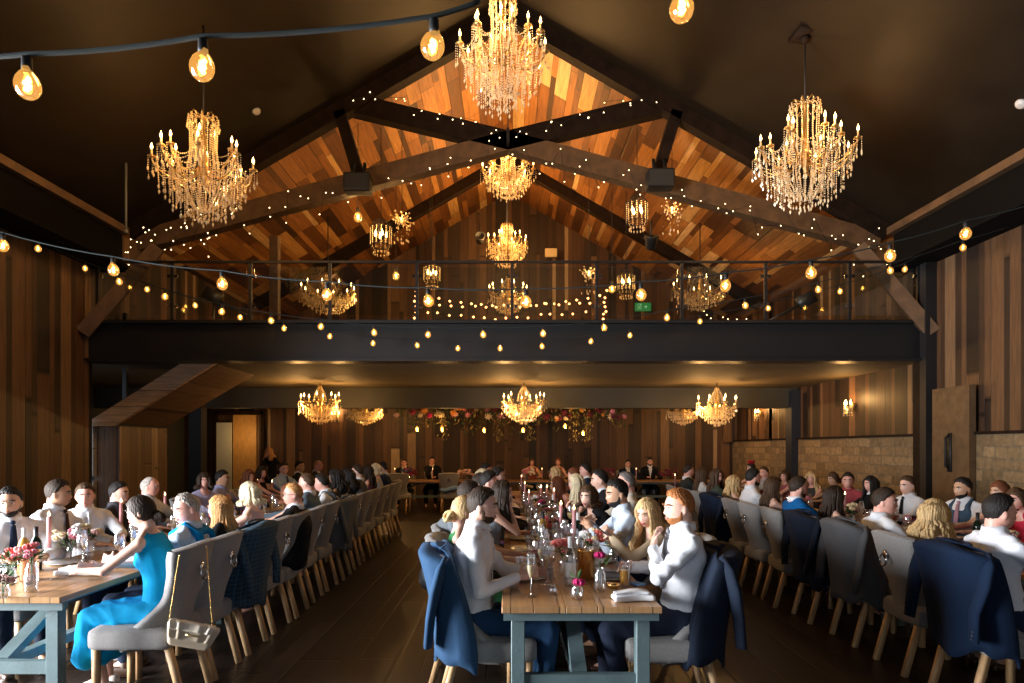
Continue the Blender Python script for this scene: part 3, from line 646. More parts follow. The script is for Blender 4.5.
def leaf(mb, p, d, L_, w_):
    p, d = Vector(p), Vector(d).normalized(); s_ = d.cross(Vector((.3,.2,1))).normalized()*w_; n = d.cross(s_).normalized()*w_*.3
    a = p+d*L_*.45
    return mb.add([p, a+s_+n, p+d*L_, a-s_+n, a-n*.2], [(0,1,4),(1,2,4),(2,3,4),(3,0,4)])
g = root('flower_garland', (0, 17.4, 2.7), 0, 'long hanging garland of mixed flowers above the top table', 'garland')
lm, ldm = MB(), MB(); rr = random.Random(4)
for i in range(900):
    x = rr.uniform(-2.95, 3.1); z = -rr.random()**1.6*.75*(1 if abs(x) < 2.6 else .7)*(.5+.5*abs(math.sin(x*2.3+1))); y = rr.uniform(-.25, .25)
    leaf(lm if rr.random() < .55 else ldm, (x, y, z+.05), (rr.uniform(-1,1), rr.uniform(-1,1), rr.uniform(-1.6,.6)), rr.uniform(.08,.17), rr.uniform(.015,.035))
obj('support_pole', MB().tube([(-2.95,0,.06), (3.1,0,.06)], .03, 8).bar((-2.6,0,.06), (-2.6,0,.42), .02).bar((2.7,0,.06), (2.7,0,.42), .02), M_black, g)
tag(obj('foliage', lm, M_leaf, g, False), kind='stuff'); tag(obj('dried_foliage', ldm, M_dryleaf, g, False), kind='stuff')
BL = {}
def bloom(c, r0=.05):
    if c not in BL: BL[c] = bloom_mesh(MB(), (0,0,0), .05, 1).mesh('flower_head', fmat(c))
    return BL[c]
for i in range(95):
    c = rr.choice(['burgundy','burgundy','magenta','pink','cream','blush','orange','cream','burgundy']); x = rr.uniform(-2.9, 3.05)
    o = link('flower_head', bloom(c), g, (x, rr.uniform(-.34,-.1), -rr.random()**1.4*.38+.05)); k = rr.uniform(1.1, 2.3); o.scale = (k,)*3; o.rotation_euler = (rr.uniform(.8, 2.0), rr.uniform(-.6,.6), 0)
tv = MB()
for x in (-1.7, -.25, .6, 1.75, 2.1):
    for i in range(60): z = -.1-rr.random()*.75; leaf(tv, (x+rr.gauss(0,.07), rr.uniform(-.3,.1), z), (rr.uniform(-1,1), rr.uniform(-1,1), -1.5), .09, .018)
tag(obj('trailing_vines', tv, M_dryleaf, g, False), kind='stuff')
lamp((-1.6, 16.7, 2.1), 16, .08); lamp((1.6, 16.7, 2.1), 16, .08)
for i, (px, py) in enumerate(((417,428),(442,428),(484,429),(523,429),(565,425),(583,432))):
    t = root('pendant_bulb', PX(px, py, 17.2), 0, ['first', 'second', 'third', 'fourth', 'fifth', 'sixth'][i]+' small glowing bulb from the left under the flower garland', 'pendant light')
    obj('cord', MB().tube([(0,0,.08), (0,0,.35)], .005, 4), M_black, t); b_ = link('bulb', G95, t); link('filament', FILM, b_).scale = (1.6,)*3
# ---------------------------------------------------------------- dining chair
def sm(x, a, b): t = np.clip((x-a)/(b-a), 0, 1); return t*t*(3-2*t)
def back_shell(th=.075, off=0.0, zlo=.36, ztop=.972, nu=15, nv=14):
    """curved wing back: flared top, narrow waist, wings sweeping forward onto the seat"""
    u = np.linspace(-1, 1, nu); v = np.linspace(0, 1, nv); U, V = np.meshgrid(u, v)
    w_ = .245-.04*np.exp(-((V-.42)/.2)**2)+.035*sm(V, .62, 1.0)+off
    Z = zlo+(ztop-zlo)*V+.025*(1-U**2)*sm(V, .8, 1)
    yc = -.215-.14*V**1.6
    fw = .05+.22*(1-sm(V, 0, .55))+.035*sm(V, .7, 1)
    Yo = yc+fw*np.abs(U)**3-off
    X = U*w_*(1-.04*np.abs(U)**4)
    outer = np.stack([X, Yo, Z], -1); inner = np.stack([X*(1-.16*np.abs(U)**2*.6), Yo+th*(1-.25*np.abs(U)**6), Z], -1)
    # closed loop outer -> inner around each level
    loop = np.concatenate([outer, inner[:, ::-1]], 1)
    return loop
CHM = {}
def chair_meshes():
    L_ = back_shell(); mb = MB(); mb.grid(L_, closed=True)
    n = L_.shape[1]
    for row, fl in ((0, False), (-1, True)):
        r = L_[row]; h = n//2
        top = r.copy(); c = (r[:h]+r[::-1][:h])/2; c[:, 2] += (.014 if row == -1 else -.02)
        G = np.stack([r[:h], c, r[::-1][:h]], 0); mb.grid(G, flip=not fl)
    CHM['backrest'] = mb.mesh('backrest', M_chair)
    CHM['seat'] = MB().rbox((0, .035, .42), (.50,.52,.135), .045, k=8, fn=lambda P: P+np.stack([0*P[...,0], 0*P[...,0], .012*(P[...,2] > 0)*(1-(P[...,0]/.25)**2)], -1)).mesh('seat', M_chair)
    CHM['frontleg'] = MB().box((0,0,-.18), (.038,.038,.37)).mesh('leg', M_oak)
    CHM['rearleg'] = MB().bar((0,0,0), (0,-.10,-.37), .036, .038).mesh('leg', M_oak)
    CHM['plate'] = MB().lathe([(.002,.0),(.03,.0),(.034,.006),(.02,.012),(.002,.014)], n=14, R=Matrix.Rotation(PI/2, 3, 'X')).mesh('back_plate', M_chrome)
    ring = MB().tube([(.045*math.sin(k*PI/9), 0, -.045*math.cos(k*PI/9)) for k in range(19)], .006, 6, False)
    CHM['ring'] = ring.mesh('pull_ring', M_chrome)
chair_meshes()
def chair0(loc, rz, label, group, pale=False):
    t = root('dining_chair', loc, rz, label, 'chair', group)
    link('backrest', CHM['backrest'], t); link('seat', CHM['seat'], t)
    for s_ in (-1, 1):
        link('leg', CHM['frontleg'], t, (s_*.2, .25, .37)); link('leg', CHM['rearleg'], t, (s_*.19, -.19, .37))
    p = link('back_plate', CHM['plate'], t, (0, -.318, .84)); link('pull_ring', CHM['ring'], p, (0, -.016, -.04)).rotation_euler = (-.1, 0, 0)
    return t
CHAIR = None
def chair(x, y, rz, label, group):
    global CHAIR
    if CHAIR is None: CHAIR = chair0((x, y, 0), rz, label, group); return CHAIR
    return dup(CHAIR, (x, y, 0), rz, label, group)
# ---------------------------------------------------------------- suit jacket hung over a chair back
def cloth_mat(name, c, plaid=False):
    if not plaid: return mat('cloth_'+name, c, .88, bump=.45, bscale=11, var=.08, vscale=5, spec=.25)
    if 'plaid' in MATS: return MATS['plaid']
    m = mat('plaid', c, .9); N, L = nt(m); b = N['Principled BSDF']; tc = N.new('ShaderNodeTexCoord'); last = None
    for ax, rot in (('X', (0,0,0)), ('X', (0,PI/2,0))):
        mp = N.new('ShaderNodeMapping'); mp.inputs['Rotation'].default_value = rot; L.new(tc.outputs['Object'], mp.inputs[0])
        wv = N.new('ShaderNodeTexWave'); wv.inputs['Scale'].default_value = 9; wv.bands_direction = ax; L.new(mp.outputs[0], wv.inputs[0])
        r = N.new('ShaderNodeValToRGB'); r.color_ramp.elements[0].position = .9; r.color_ramp.elements[1].position = .97; r.color_ramp.elements[0].color = (*c,1); r.color_ramp.elements[1].color = (c[0]*2.6,c[1]*2.4,c[2]*2.2,1); L.new(wv.outputs[0], r.inputs[0])
        if last is None: last = r.outputs[0]
        else:
            mx = N.new('ShaderNodeMix'); mx.data_type = 'RGBA'; mx.blend_type = 'LIGHTEN'; mx.inputs[0].default_value = 1; L.new(last, mx.inputs[6]); L.new(r.outputs[0], mx.inputs[7]); last = mx.outputs[2]
    L.new(last, b.inputs['Base Color']); return m
def jacket(chair_o, m, label, seed=0, hem=.36, shift=0, group=None):
    x, y, _ = chair_o.location; rz = chair_o.rotation_euler.z
    t = root('suit_jacket', (x, y, 0), rz, label, 'jacket', group); rr = np.random.RandomState(seed+11)
    n, k = 64, 22; a = np.arange(n)*2*PI/n; ph = rr.uniform(0, 6, 5)
    G = np.zeros((k, n, 3))
    for i in range(k):
        v = (i/(k-1))**1.7; z = 1.028-(1.028-hem)*v; vv = min(1, v/.07); rf = .15+.85*math.sin(vv*PI/2)
        if vv < 1: z = .985+.05*math.cos(vv*PI/2)
        hw = (.315+.02*v+.015*math.sin(3*v+ph[0]))*(.30+.70*rf); hd = (.100+.045*v)*rf
        cy = -.215-.14*max(0, (z-.36)/.64)**1.6+.035
        fold = 1+(.03+.16*v)*(.5*np.sin(5*a+ph[1]+v*1.2)-.5*np.abs(np.sin(4.5*a+ph[2]+v))+.3*np.sin(14*a+ph[3]-v))
        se = lambda t_: np.sign(t_)*np.abs(t_)**.7
        G[i, :, 0] = shift+hw*se(np.cos(a))*(.97+.03*fold); G[i, :, 1] = cy+hd*se(np.sin(a))*fold+.08*(np.abs(np.cos(a))**3)*(1-v*.3)
        G[i, :, 2] = z-.04*np.abs(np.cos(a))**2.5*(1-v)**2+.03*v*np.sin(3*a+ph[4])+.02*v*np.sin(7*a+ph[0])
    mb = MB().grid(G, closed=True, flip=True)
    c = G[0].mean(0); mb.add(np.concatenate([G[0], [c+(0,0,.012)]]), [(j, (j+1) % n, n) for j in range(n)])
    o = obj('jacket_body', mb, m, t); so = o.modifiers.new('s', 'SOLIDIFY'); so.thickness = .008; so.offset = -1
    for s_ in (-1, 1):                                      # sleeves hang outside the back corners
        jx = s_*(.295+rr.uniform(0,.02)); by = -.27
        P = [(shift+jx*.86, by+.03, .975), (shift+jx*1.02, by, .91), (shift+jx*1.06, by-.03, .80), (shift+jx*1.02+rr.uniform(-.03,.03), by-.06, .64), (shift+jx*.93+rr.uniform(-.05,.05), by-.075, .47)]
        Q = MB().tube(P, [.04,.062,.060,.052,.046], 14, True, .5, (0,1,0))
        sl = obj('sleeve', Q, m, t)
        bt = MB()
        for q in range(3): bt.lathe([(.001,-.004),(.008,-.003),(.008,.003),(.001,.004)], (P[4][0]+s_*.012, P[4][1]-.024+.003*q, .49+.022*q), 8, Matrix.Rotation(PI/2, 3, 'X'))
        obj('cuff_buttons', bt, MATS.get('button') or mat('button', (.03,.035,.05), .3), sl)
    # collar rolled along the top of the back
    cp = [(shift+.17*math.cos(q), -.28+.035*math.sin(q), 1.022+.010*math.sin(q)) for q in np.linspace(PI, 0, 9)]
    obj('collar', MB().tube(cp, [.006]+[.012]*7+[.006], 8, True, .6), m, t)
    return t
# ---------------------------------------------------------------- trestle dining table
def table(x, y0, L_, W, label, group, near=True):
    """x,y0 = middle of the near end; top at 0.76"""
    t = root('trestle_table', (x, y0, 0), 0, label, 'table', group)
    top = MB()
    for i in range(5): w_ = W/5; top.box((-W/2+w_*(i+.5), L_/2, .742), (w_-.0015, L_, .036))
    obj('tabletop', top, M_tabletop, t, False, bevel and (lambda o: bevel(o, .003, 1)))
    obj('apron', MB().box((0, .06, .70), (W-.02, .05, .048)).box((0, L_-.06, .70), (W-.02, .05, .048)).box((-W/2+.14, L_/2, .70), (.05, L_-.14, .048)).box((W/2-.14, L_/2, .70), (.05, L_-.14, .048)), M_paintleg, t, False)
    for yy in (.10, L_-.10):
        for s_ in (-1, 1): obj('leg', MB().box((s_*(W/2-.09), yy, .338), (.075, .075, .677)), M_paintleg, t, False, lambda o: bevel(o, .004, 1))
        obj('foot_rail', MB().box((0, yy, .33), (W-.25, .05, .075)), M_paintleg, t, False)
    obj('stretcher', MB().box((0, L_/2, .33), (.07, L_-.2, .06)), M_paintleg, t, False)
    for yy, y2 in ((.14, .85), (L_-.14, L_-.85)): obj('diagonal_brace', MB().bar((0, yy, .35), (0, y2, .70), .085, .05), M_paintleg, t, False)
    return t
# ---------------------------------------------------------------- tableware
def lm_(prof, m, n=16, nm='x'): return MB().lathe(prof, n=n, cap=False).mesh(nm, m)
G_WINE = lm_([(.034,.001),(.033,.004),(.006,.007),(.004,.012),(.004,.085),(.012,.095),(.034,.12),(.040,.15),(.037,.19),(.032,.215)], M_glass, nm='wine_glass')
G_FLUTE = lm_([(.030,.001),(.029,.004),(.005,.007),(.0035,.012),(.0035,.09),(.011,.11),(.022,.15),(.025,.19),(.023,.235)], M_glass, 14, 'champagne_flute')
G_TUMB = lm_([(.0,.004),(.030,.003),(.033,.012),(.038,.10)], M_glass, nm='tumbler')
G_PINT = lm_([(.0,.005),(.031,.003),(.032,.01),(.034,.09),(.042,.15)], M_glass, nm='pint_glass')
L_RED = lm_([(.0,.10),(.02,.102),(.034,.122),(.0385,.15),(.0,.15)], mat('red_wine', (.10,.005,.015), .1), nm='wine')
L_WHITE = lm_([(.0,.10),(.02,.102),(.034,.122),(.0385,.15),(.0,.15)], mat('white_wine', (.75,.6,.25), .1), nm='wine')
L_FIZZ = lm_([(.0,.095),(.0105,.112),(.0212,.15),(.0235,.175),(.0,.175)], mat('sparkling_wine', (.80,.65,.38), .1), nm='sparkling_wine')
L_WATER = lm_([(.0,.008),(.031,.01),(.035,.06),(.0,.06)], thin_glass('water', (.85,.9,.95), .2), nm='water')
L_BEER = lm_([(.0,.008),(.030,.01),(.0325,.09),(.035,.10),(.0,.10)], mat('lager', (.72,.33,.04), .15, emit=0), nm='lager')
L_STOUT = lm_([(.0,.008),(.030,.01),(.0325,.09),(.0,.09)], mat('stout', (.012,.006,.004), .2), nm='stout')
L_HEAD = lm_([(.0,.09),(.0325,.09),(.034,.105),(.0,.108)], mat('beer_foam', (.75,.65,.5), .8), nm='foam')
PLATE = lm_([(.0,.004),(.07,.004),(.075,.006),(.125,.018),(.127,.016),(.08,.002),(.0,.001)], M_china, 28, 'dinner_plate')
def ware(kind, loc, table_name, grp=None, label=None, scale=1):
    names = {'wine': ('wine_glass', G_WINE, 'glass'), 'red': ('wine_glass', G_WINE, 'glass'), 'white': ('wine_glass', G_WINE, 'glass'), 'flute': ('champagne_flute', G_FLUTE, 'glass'), 'tumbler': ('tumbler', G_TUMB, 'glass'), 'pint': ('pint_glass', G_PINT, 'glass'), 'stout': ('pint_glass', G_PINT, 'glass'), 'plate': ('dinner_plate', PLATE, 'plate')}
    desc = {'wine': 'clear empty stemmed wine glass', 'red': 'stemmed glass of red wine', 'white': 'stemmed glass of white wine', 'flute': 'tall champagne flute with a little fizz', 'tumbler': 'short clear water tumbler', 'pint': 'pint glass of golden lager', 'stout': 'pint glass of black stout', 'plate': 'round white dinner plate'}
    nm, me, cat = names[kind]; o = link(nm, me, None, loc, random.random()*6); o.scale = (scale,)*3
    tag(o, label or desc[kind]+' standing on the '+table_name, cat, None if label else (grp or {'red': 'red wine', 'white': 'white wine', 'wine': 'empty wine'}.get(kind, kind)+' glasses on the '+table_name if kind != 'plate' else 'plates on the '+table_name))
    if kind == 'red': link('wine', L_RED, o)
    if kind == 'white': link('wine', L_WHITE, o)
    if kind == 'flute': link('sparkling_wine', L_FIZZ, o)
    if kind == 'tumbler': link('water', L_WATER, o)
    if kind == 'pint': link('lager', L_BEER, o); link('foam', L_HEAD, o)
    if kind == 'stout': link('stout', L_STOUT, o); link('foam', L_HEAD, o)
    return o
M_pinkwax = mat('pink_wax', (.72,.34,.34), .5); M_flame = mat('candle_flame', (1,.7,.3), .5, emit=9, ecol=(1,.66,.28))
CST = MB().lathe([(.0,.0),(.042,.001),(.040,.008),(.012,.016),(.009,.05),(.018,.062),(.020,.075),(.012,.078),(.0,.078)], n=14).mesh('candlestick', mat('clear_pink_glass_holder', (.75,.5,.42), .15, metal=.4))
CND = {h: MB().lathe([(.0,.0),(.0115,.0),(.010,h),(.0,h+.004)], n=10).mesh('candle', M_pinkwax) for h in (.16,.22,.27)}
FLM = MB().lathe([(.001,0),(.006,.008),(.0065,.016),(.003,.032),(.0005,.042)], n=8).mesh('flame', M_flame)
def candle(loc, label, group=None, h=.22, fat=1, hold=True):
    if hold: t = link('candlestick', CST, None, loc); z = .07
    t = t if hold else link('candlestick', CST, None, loc); tag(t, label, 'candle', group)
    c = link('candle', CND[h], t, (0, 0, .07)); c.scale = (fat, fat, 1); link('flame', FLM, c, (0, 0, h+.004)); return t
def bottle(loc, label, body, cap_, lab=(.8,.78,.72), tall=1, neck=None, group=None):
    t = root('wine_bottle', loc, random.random()*6, label, 'bottle', group)
    obj('bottle_body', MB().lathe([(.0,.002),(.034,.0),(.037,.01),(.037,.18*tall),(.033,.205*tall),(.014,.24*tall),(.0135,.30*tall),(.0,.30*tall)], n=18), body, t)
    obj('paper_label', MB().lathe([(.0376,.06),(.0376,.15)], n=18, cap=False), mat('label_%d' % int(lab[0]*100), lab, .7), t)
    obj('bottle_cap', MB().lathe([(.0145,.24*tall),(.0148,.305*tall),(.0,.306*tall)], n=12, cap=False), cap_, t); return t
M_winegreen = mat('dark_green_bottle_glass', (.01,.02,.012), .08); M_amberglass = mat('amber_bottle_glass', (.55,.30,.06), .1); M_clearb = thin_glass('clear_bottle_glass', (.92,.97,.97), .16)
M_capdark = mat('black_capsule', (.02,.02,.025), .4); M_capwhite = mat('white_capsule', (.8,.8,.78), .4)
def flowers(loc, label, cols, r=.09, h=.16, n=9, seed=0, vase='glass', group=None, big=1.0, leaves=22):
    t = root('flower_vase', loc, 0, label, 'flowers', group); rr = random.Random(seed)
    vm = {'glass': M_glass, 'gold': M_gold, 'china': M_china}[vase]
    obj('vase', MB().lathe([(.0,.003),(.03,.002),(.036,.02),(.037,h*.5),(.024,h*.62),(.027,h*.68)], n=16, cap=False), vm, t)
    sm_ = MB(); lf = MB()
    for i in range(n):
        a, q = rr.random()*6.28, rr.random()**.6*r; p = Vector((math.cos(a)*q, math.sin(a)*q, h+rr.uniform(-.03,.05)*big))
        sm_.tube([(0,0,.01), (p.x*.2, p.y*.2, h*.6), p], .0025, 5)
        o = link('flower_head', bloom(rr.choice(cols)), t, p); k = rr.uniform(.55,.95)*big; o.scale = (k,)*3; o.rotation_euler = (-p.y*6, p.x*6, 0)
    for i in range(leaves):
        a = rr.random()*6.28; leaf(lf, (math.cos(a)*.02, math.sin(a)*.02, h*.7+rr.random()*.05), (math.cos(a), math.sin(a), rr.uniform(-.2,1.2)), rr.uniform(.05,.09), .014)
    obj('stems', sm_, M_leaf, t); tag(obj('leaves', lf, M_leaf, t, False), kind='stuff'); return t
def cooler(loc, label, m):
    t = root('wine_cooler', loc, 0, label, 'wine cooler')
    obj('bucket', MB().lathe([(.0,.003),(.05,.001),(.055,.008),(.055,.185),(.057,.19),(.052,.19),(.05,.18),(.05,.02),(.0,.02)], n=24), m, t)
    obj('rim', MB().lathe([(.056,.183),(.0585,.187),(.056,.192),(.052,.19)], n=24, cap=False), M_gold, t); return t
def napkin(loc, label, m, rz=0, size=(.26,.14), seed=0, group=None):
    rr = np.random.RandomState(seed)
    def fn(P): return P+np.stack([.006*np.sin(P[...,1]*40+1), .01*np.sin(P[...,0]*22+seed), .008*np.sin(P[...,0]*25+seed)*np.cos(P[...,1]*30)*(P[...,2] > 0)], -1)
    t = obj('napkin', MB().rbox((0,0,.018), (*size, .034), .014, k=14, fn=fn).rbox((-.01,.01,.042), (size[0]*.85, size[1]*.7, .018), .008, k=12, fn=fn), m)
    t.location = loc; t.rotation_euler = (0, 0, rz); return tag(t, label, 'napkin', group)
# ---------------------------------------------------------------- people
TMP = bpy.data.scenes.new('tmp')
def remesh(mb, voxel, smooth_it=3, name='m', mats=None, wr=0, seed=0):
    me = mb.mesh('raw', mats or []); o = bpy.data.objects.new('raw', me); TMP.collection.objects.link(o)
    r = o.modifiers.new('r', 'REMESH'); r.mode = 'VOXEL'; r.voxel_size = voxel
    if smooth_it: s_ = o.modifiers.new('s', 'SMOOTH'); s_.iterations = smooth_it; s_.factor = .5
    vl = TMP.view_layers[0]; vl.update(); dg = vl.depsgraph
    ev = o.evaluated_get(dg); out = bpy.data.meshes.new_from_object(ev, depsgraph=dg); out.name = name
    bpy.data.objects.remove(o); bpy.data.meshes.remove(me)
    n = len(out.vertices)
    if wr and n:
        co = np.empty(n*3); out.vertices.foreach_get('co', co); co = co.reshape(-1,3); no = np.empty(n*3); out.vertices.foreach_get('normal', no); no = no.reshape(-1,3)
        x, y, z = co.T; q = seed*1.7
        f = .55-1.1*np.abs(np.sin(z*19+4*np.sin(x*7+q)+3*np.sin(y*9+q)))+.4-.8*np.abs(np.sin(x*17+z*15+3*np.sin(y*11+q)))+np.sin(y*37-z*29+4*np.sin(x*17))*.25
        co += no*(f*wr)[:, None]; out.vertices.foreach_set('co', co.ravel())
    out.polygons.foreach_set('use_smooth', [True]*len(out.polygons)); out.update(); return out
SKIN = {'fair': (.78,.47,.36), 'pink': (.80,.42,.33), 'tan': (.55,.31,.19), 'brown': (.30,.15,.08), 'olive': (.62,.38,.25)}
def skin(k): return mat('skin_'+k, SKIN[k], .5, var=.08, vscale=14, bump=.05, bscale=180)
HAIR = {'black': (.012,.009,.008), 'dark': (.03,.017,.010), 'brown': (.075,.038,.018), 'auburn': (.16,.05,.02), 'ginger': (.42,.15,.045), 'strawberry': (.55,.28,.10), 'blonde': (.62,.42,.20), 'light': (.72,.58,.38), 'grey': (.42,.38,.34), 'darkgrey': (.16,.14,.13)}
def hairm(k): return mat('hair_'+k, HAIR[k], .62, var=.5, vscale=1.0, stretch=(160,160,14), bump=.6, bscale=1, spec=.3)
def dirs(n, m):
    th = np.linspace(-PI/2, PI/2, m); ph = np.arange(n)*2*PI/n; T, Pp = np.meshgrid(th, ph, indexing='ij')
    return np.stack([np.cos(T)*np.sin(Pp), np.cos(T)*np.cos(Pp), np.sin(T)], -1)     # y = face direction
gz = lambda x, c, s_: np.exp(-((x-c)/s_)**2)
def head_surf(D, fem=False, fat=1.0, features=True):
    x, y, z = D[...,0], D[...,1], D[...,2]
    P = np.stack([x*.0765*fat, y*.097, z*.118], -1); fr = np.clip(y, 0, 1)
    lo = np.clip(-z, 0, 1)
    P[...,0] *= 1-(.30 if not fem else .36)*lo**1.6
    P[...,1] -= np.where(y < 0, y*.097*.42*lo, 0)
    P[...,1] += .030*gz(z, -.80, .28)*fr**1.2*np.exp(-(x/.45)**2)
    if features:
        P[...,1] += .005*gz(z, .24, .10)*fr**3
        P[...,1] -= .011*(gz(x, .36, .15)+gz(x, -.36, .15))*gz(z, .08, .13)*fr
        nose = np.where(z > -.20, gz(z, -.20, .20), gz(z, -.20, .07))*np.exp(-(x/(.13+.10*gz(z, -.22, .1)))**2)
        P[...,1] += (.021 if not fem else .017)*nose*fr
        P[...,1] += .008*(gz(z, -.42, .05)+gz(z, -.53, .055))*np.exp(-(x/.24)**2)*fr
        P[...,1] += .004*(gz(x, .5, .2)+gz(x, -.5, .2))*gz(z, -.15, .2)*fr
    return P
HL = {'short': ([-1,-.6,-.15,.1,.3,.55,.8,1], [-.55,-.42,-.18,.12,.42,.60,.68,.70]),
      'bald': ([-1,-.6,-.1,.15,.35,.6,1], [-.62,-.5,-.2,.15,.9,1.3,1.4])}
def hair_cap(style, thick=.014, side=.006, n=56, m=40, fem=False, fat=1.0, vol=0, q=0, recede=0):
    D = dirs(n, m); P = head_surf(D, fem, fat, False); x, y, z = D[...,0], D[...,1], D[...,2]
    line = np.interp(y, *HL['bald' if style == 'bald' else 'short'])+recede*np.clip(y, 0, 1)
    if style in ('long', 'wavy', 'curly', 'bun', 'bob'): line = np.interp(y, [-1,-.3,.2,.5,.75,1], [-.75,-.7,-.45,.05,.46,.60])
    az0 = np.arctan2(x, y); line = line+.045*np.sin(az0*7+q)*np.sin(az0*3+q*2)+.03*np.sin(az0*15+q)
    mask = sm(z-line, -.02, .16)
    h = side+(thick-side)*sm(z, -.1, .55)+vol*.5
    if style == 'bald': h = side*(1-sm(z, .35, .6))*1.0; mask = mask*(1-sm(z, .30, .55)*.0)
    az = np.arctan2(x, y); st = .0028*np.sin(az*23+4*np.sin(z*5+q))+.0018*np.sin(az*41+q+z*11)
    h = (h+st*min(1, (thick+.004)/.018)*np.clip(h/max(thick,.008), 0, 1))*mask-.010*(1-mask)
    nrm = D*np.array([1/.0765, 1/.097, 1/.118]); nrm /= np.linalg.norm(nrm, axis=-1, keepdims=True)
    return P+nrm*h[..., None]
def axes(yaw=0, pitch=0, roll=0): return np.array(Euler((math.radians(-pitch), math.radians(roll), math.radians(yaw)), 'YXZ').to_matrix())
def unit(v): v = np.array(v, float); return v/(np.linalg.norm(v)+1e-9)
def ik(S, T, l1, l2, pole):
    S, T, pole = np.array(S, float), np.array(T, float), np.array(pole, float); d = T-S; L_ = np.linalg.norm(d); u = d/L_
    if L_ > (l1+l2)*.98: T = S+u*(l1+l2)*.98; L_ = (l1+l2)*.98
    a = (l1*l1-l2*l2+L_*L_)/(2*L_); h = math.sqrt(max(l1*l1-a*a, 1e-5)); p = pole-u*u.dot(pole); p = unit(p); return S+u*a+p*h, T
def hand(mb, W, fdir, pn, side, sc=1.0, curl=.5, lod=0):
    """W wrist, fdir finger direction, pn palm normal (faces what it holds), side +1 right"""
    f = unit(fdir); p = np.array(pn, float); p = unit(p-f*f.dot(p)); s_ = np.cross(f, p)*side       # s_ towards the thumb
    pc = np.array(W)+f*.045*sc
    R = np.stack([s_, f, p], 1); mb.ell(pc, (.038*sc, .05*sc, .016*sc), R, 10, 6)
    mb.cap(W, pc, .021*sc, .024*sc, 8)
    if lod > 1: mb.cap(pc, pc+f*.07*sc+p*.03*curl, .02*sc, .012*sc, 6); return
    for i, (o, l) in enumerate(((.030,.070),(.010,.078),(-.010,.072),(-.029,.056))):
        b = pc+s_*o*sc*1.05+f*.040*sc; d = unit(f+s_*o*4.0); q = b; c = .25+curl*.5
        for j, k in enumerate((.45,.32,.25)):
            ang = c*(j+.3)*.85+.05*i; dd = d*math.cos(ang)+p*math.sin(ang); e = q+dd*l*k*sc
            mb.cap(q, e, (.0085-.0008*j)*sc, (.0080-.0010*j)*sc, 7); q = e
    b = pc+s_*.026*sc-f*.022*sc; d = unit(s_*.75+f*.55+p*.35); e = b+d*.038*sc; mb.cap(b, e, .012*sc, .0095*sc, 7)
    d2 = unit(f*.85+s_*.2+p*.5); mb.cap(e, e+d2*.03*sc, .0095*sc, .008*sc, 7)
def loft(rings, n=20):
    """rings: centre, side axis, forward axis, rx, ry"""
    a = np.arange(n)*2*PI/n; V = []
    for c, s_, f, rx, ry in rings:
        V.append(c+np.outer(np.sign(np.cos(a))*np.abs(np.cos(a))**.85*rx, s_)+np.outer(np.sin(a)*ry, f))
    G = np.array(V); k = len(rings); mb = MB(); mb.grid(G, closed=True); V0, V1 = G[0], G[-1]
    mb.add(V0, [tuple(range(n-1, -1, -1))]); mb.add(V1, [tuple(range(n))]); return G, mb
def merge_loft(mb, rings, n=20):
    G, _ = loft(rings, n); k = len(rings); V = G.reshape(-1, 3)
    Fc = [(i*n+j, i*n+(j+1) % n, (i+1)*n+(j+1) % n, (i+1)*n+j) for i in range(k-1) for j in range(n)]+[tuple(range(n-1, -1, -1)), tuple(range((k-1)*n, k*n))]
    mb.add(V, Fc)
NP = [0]
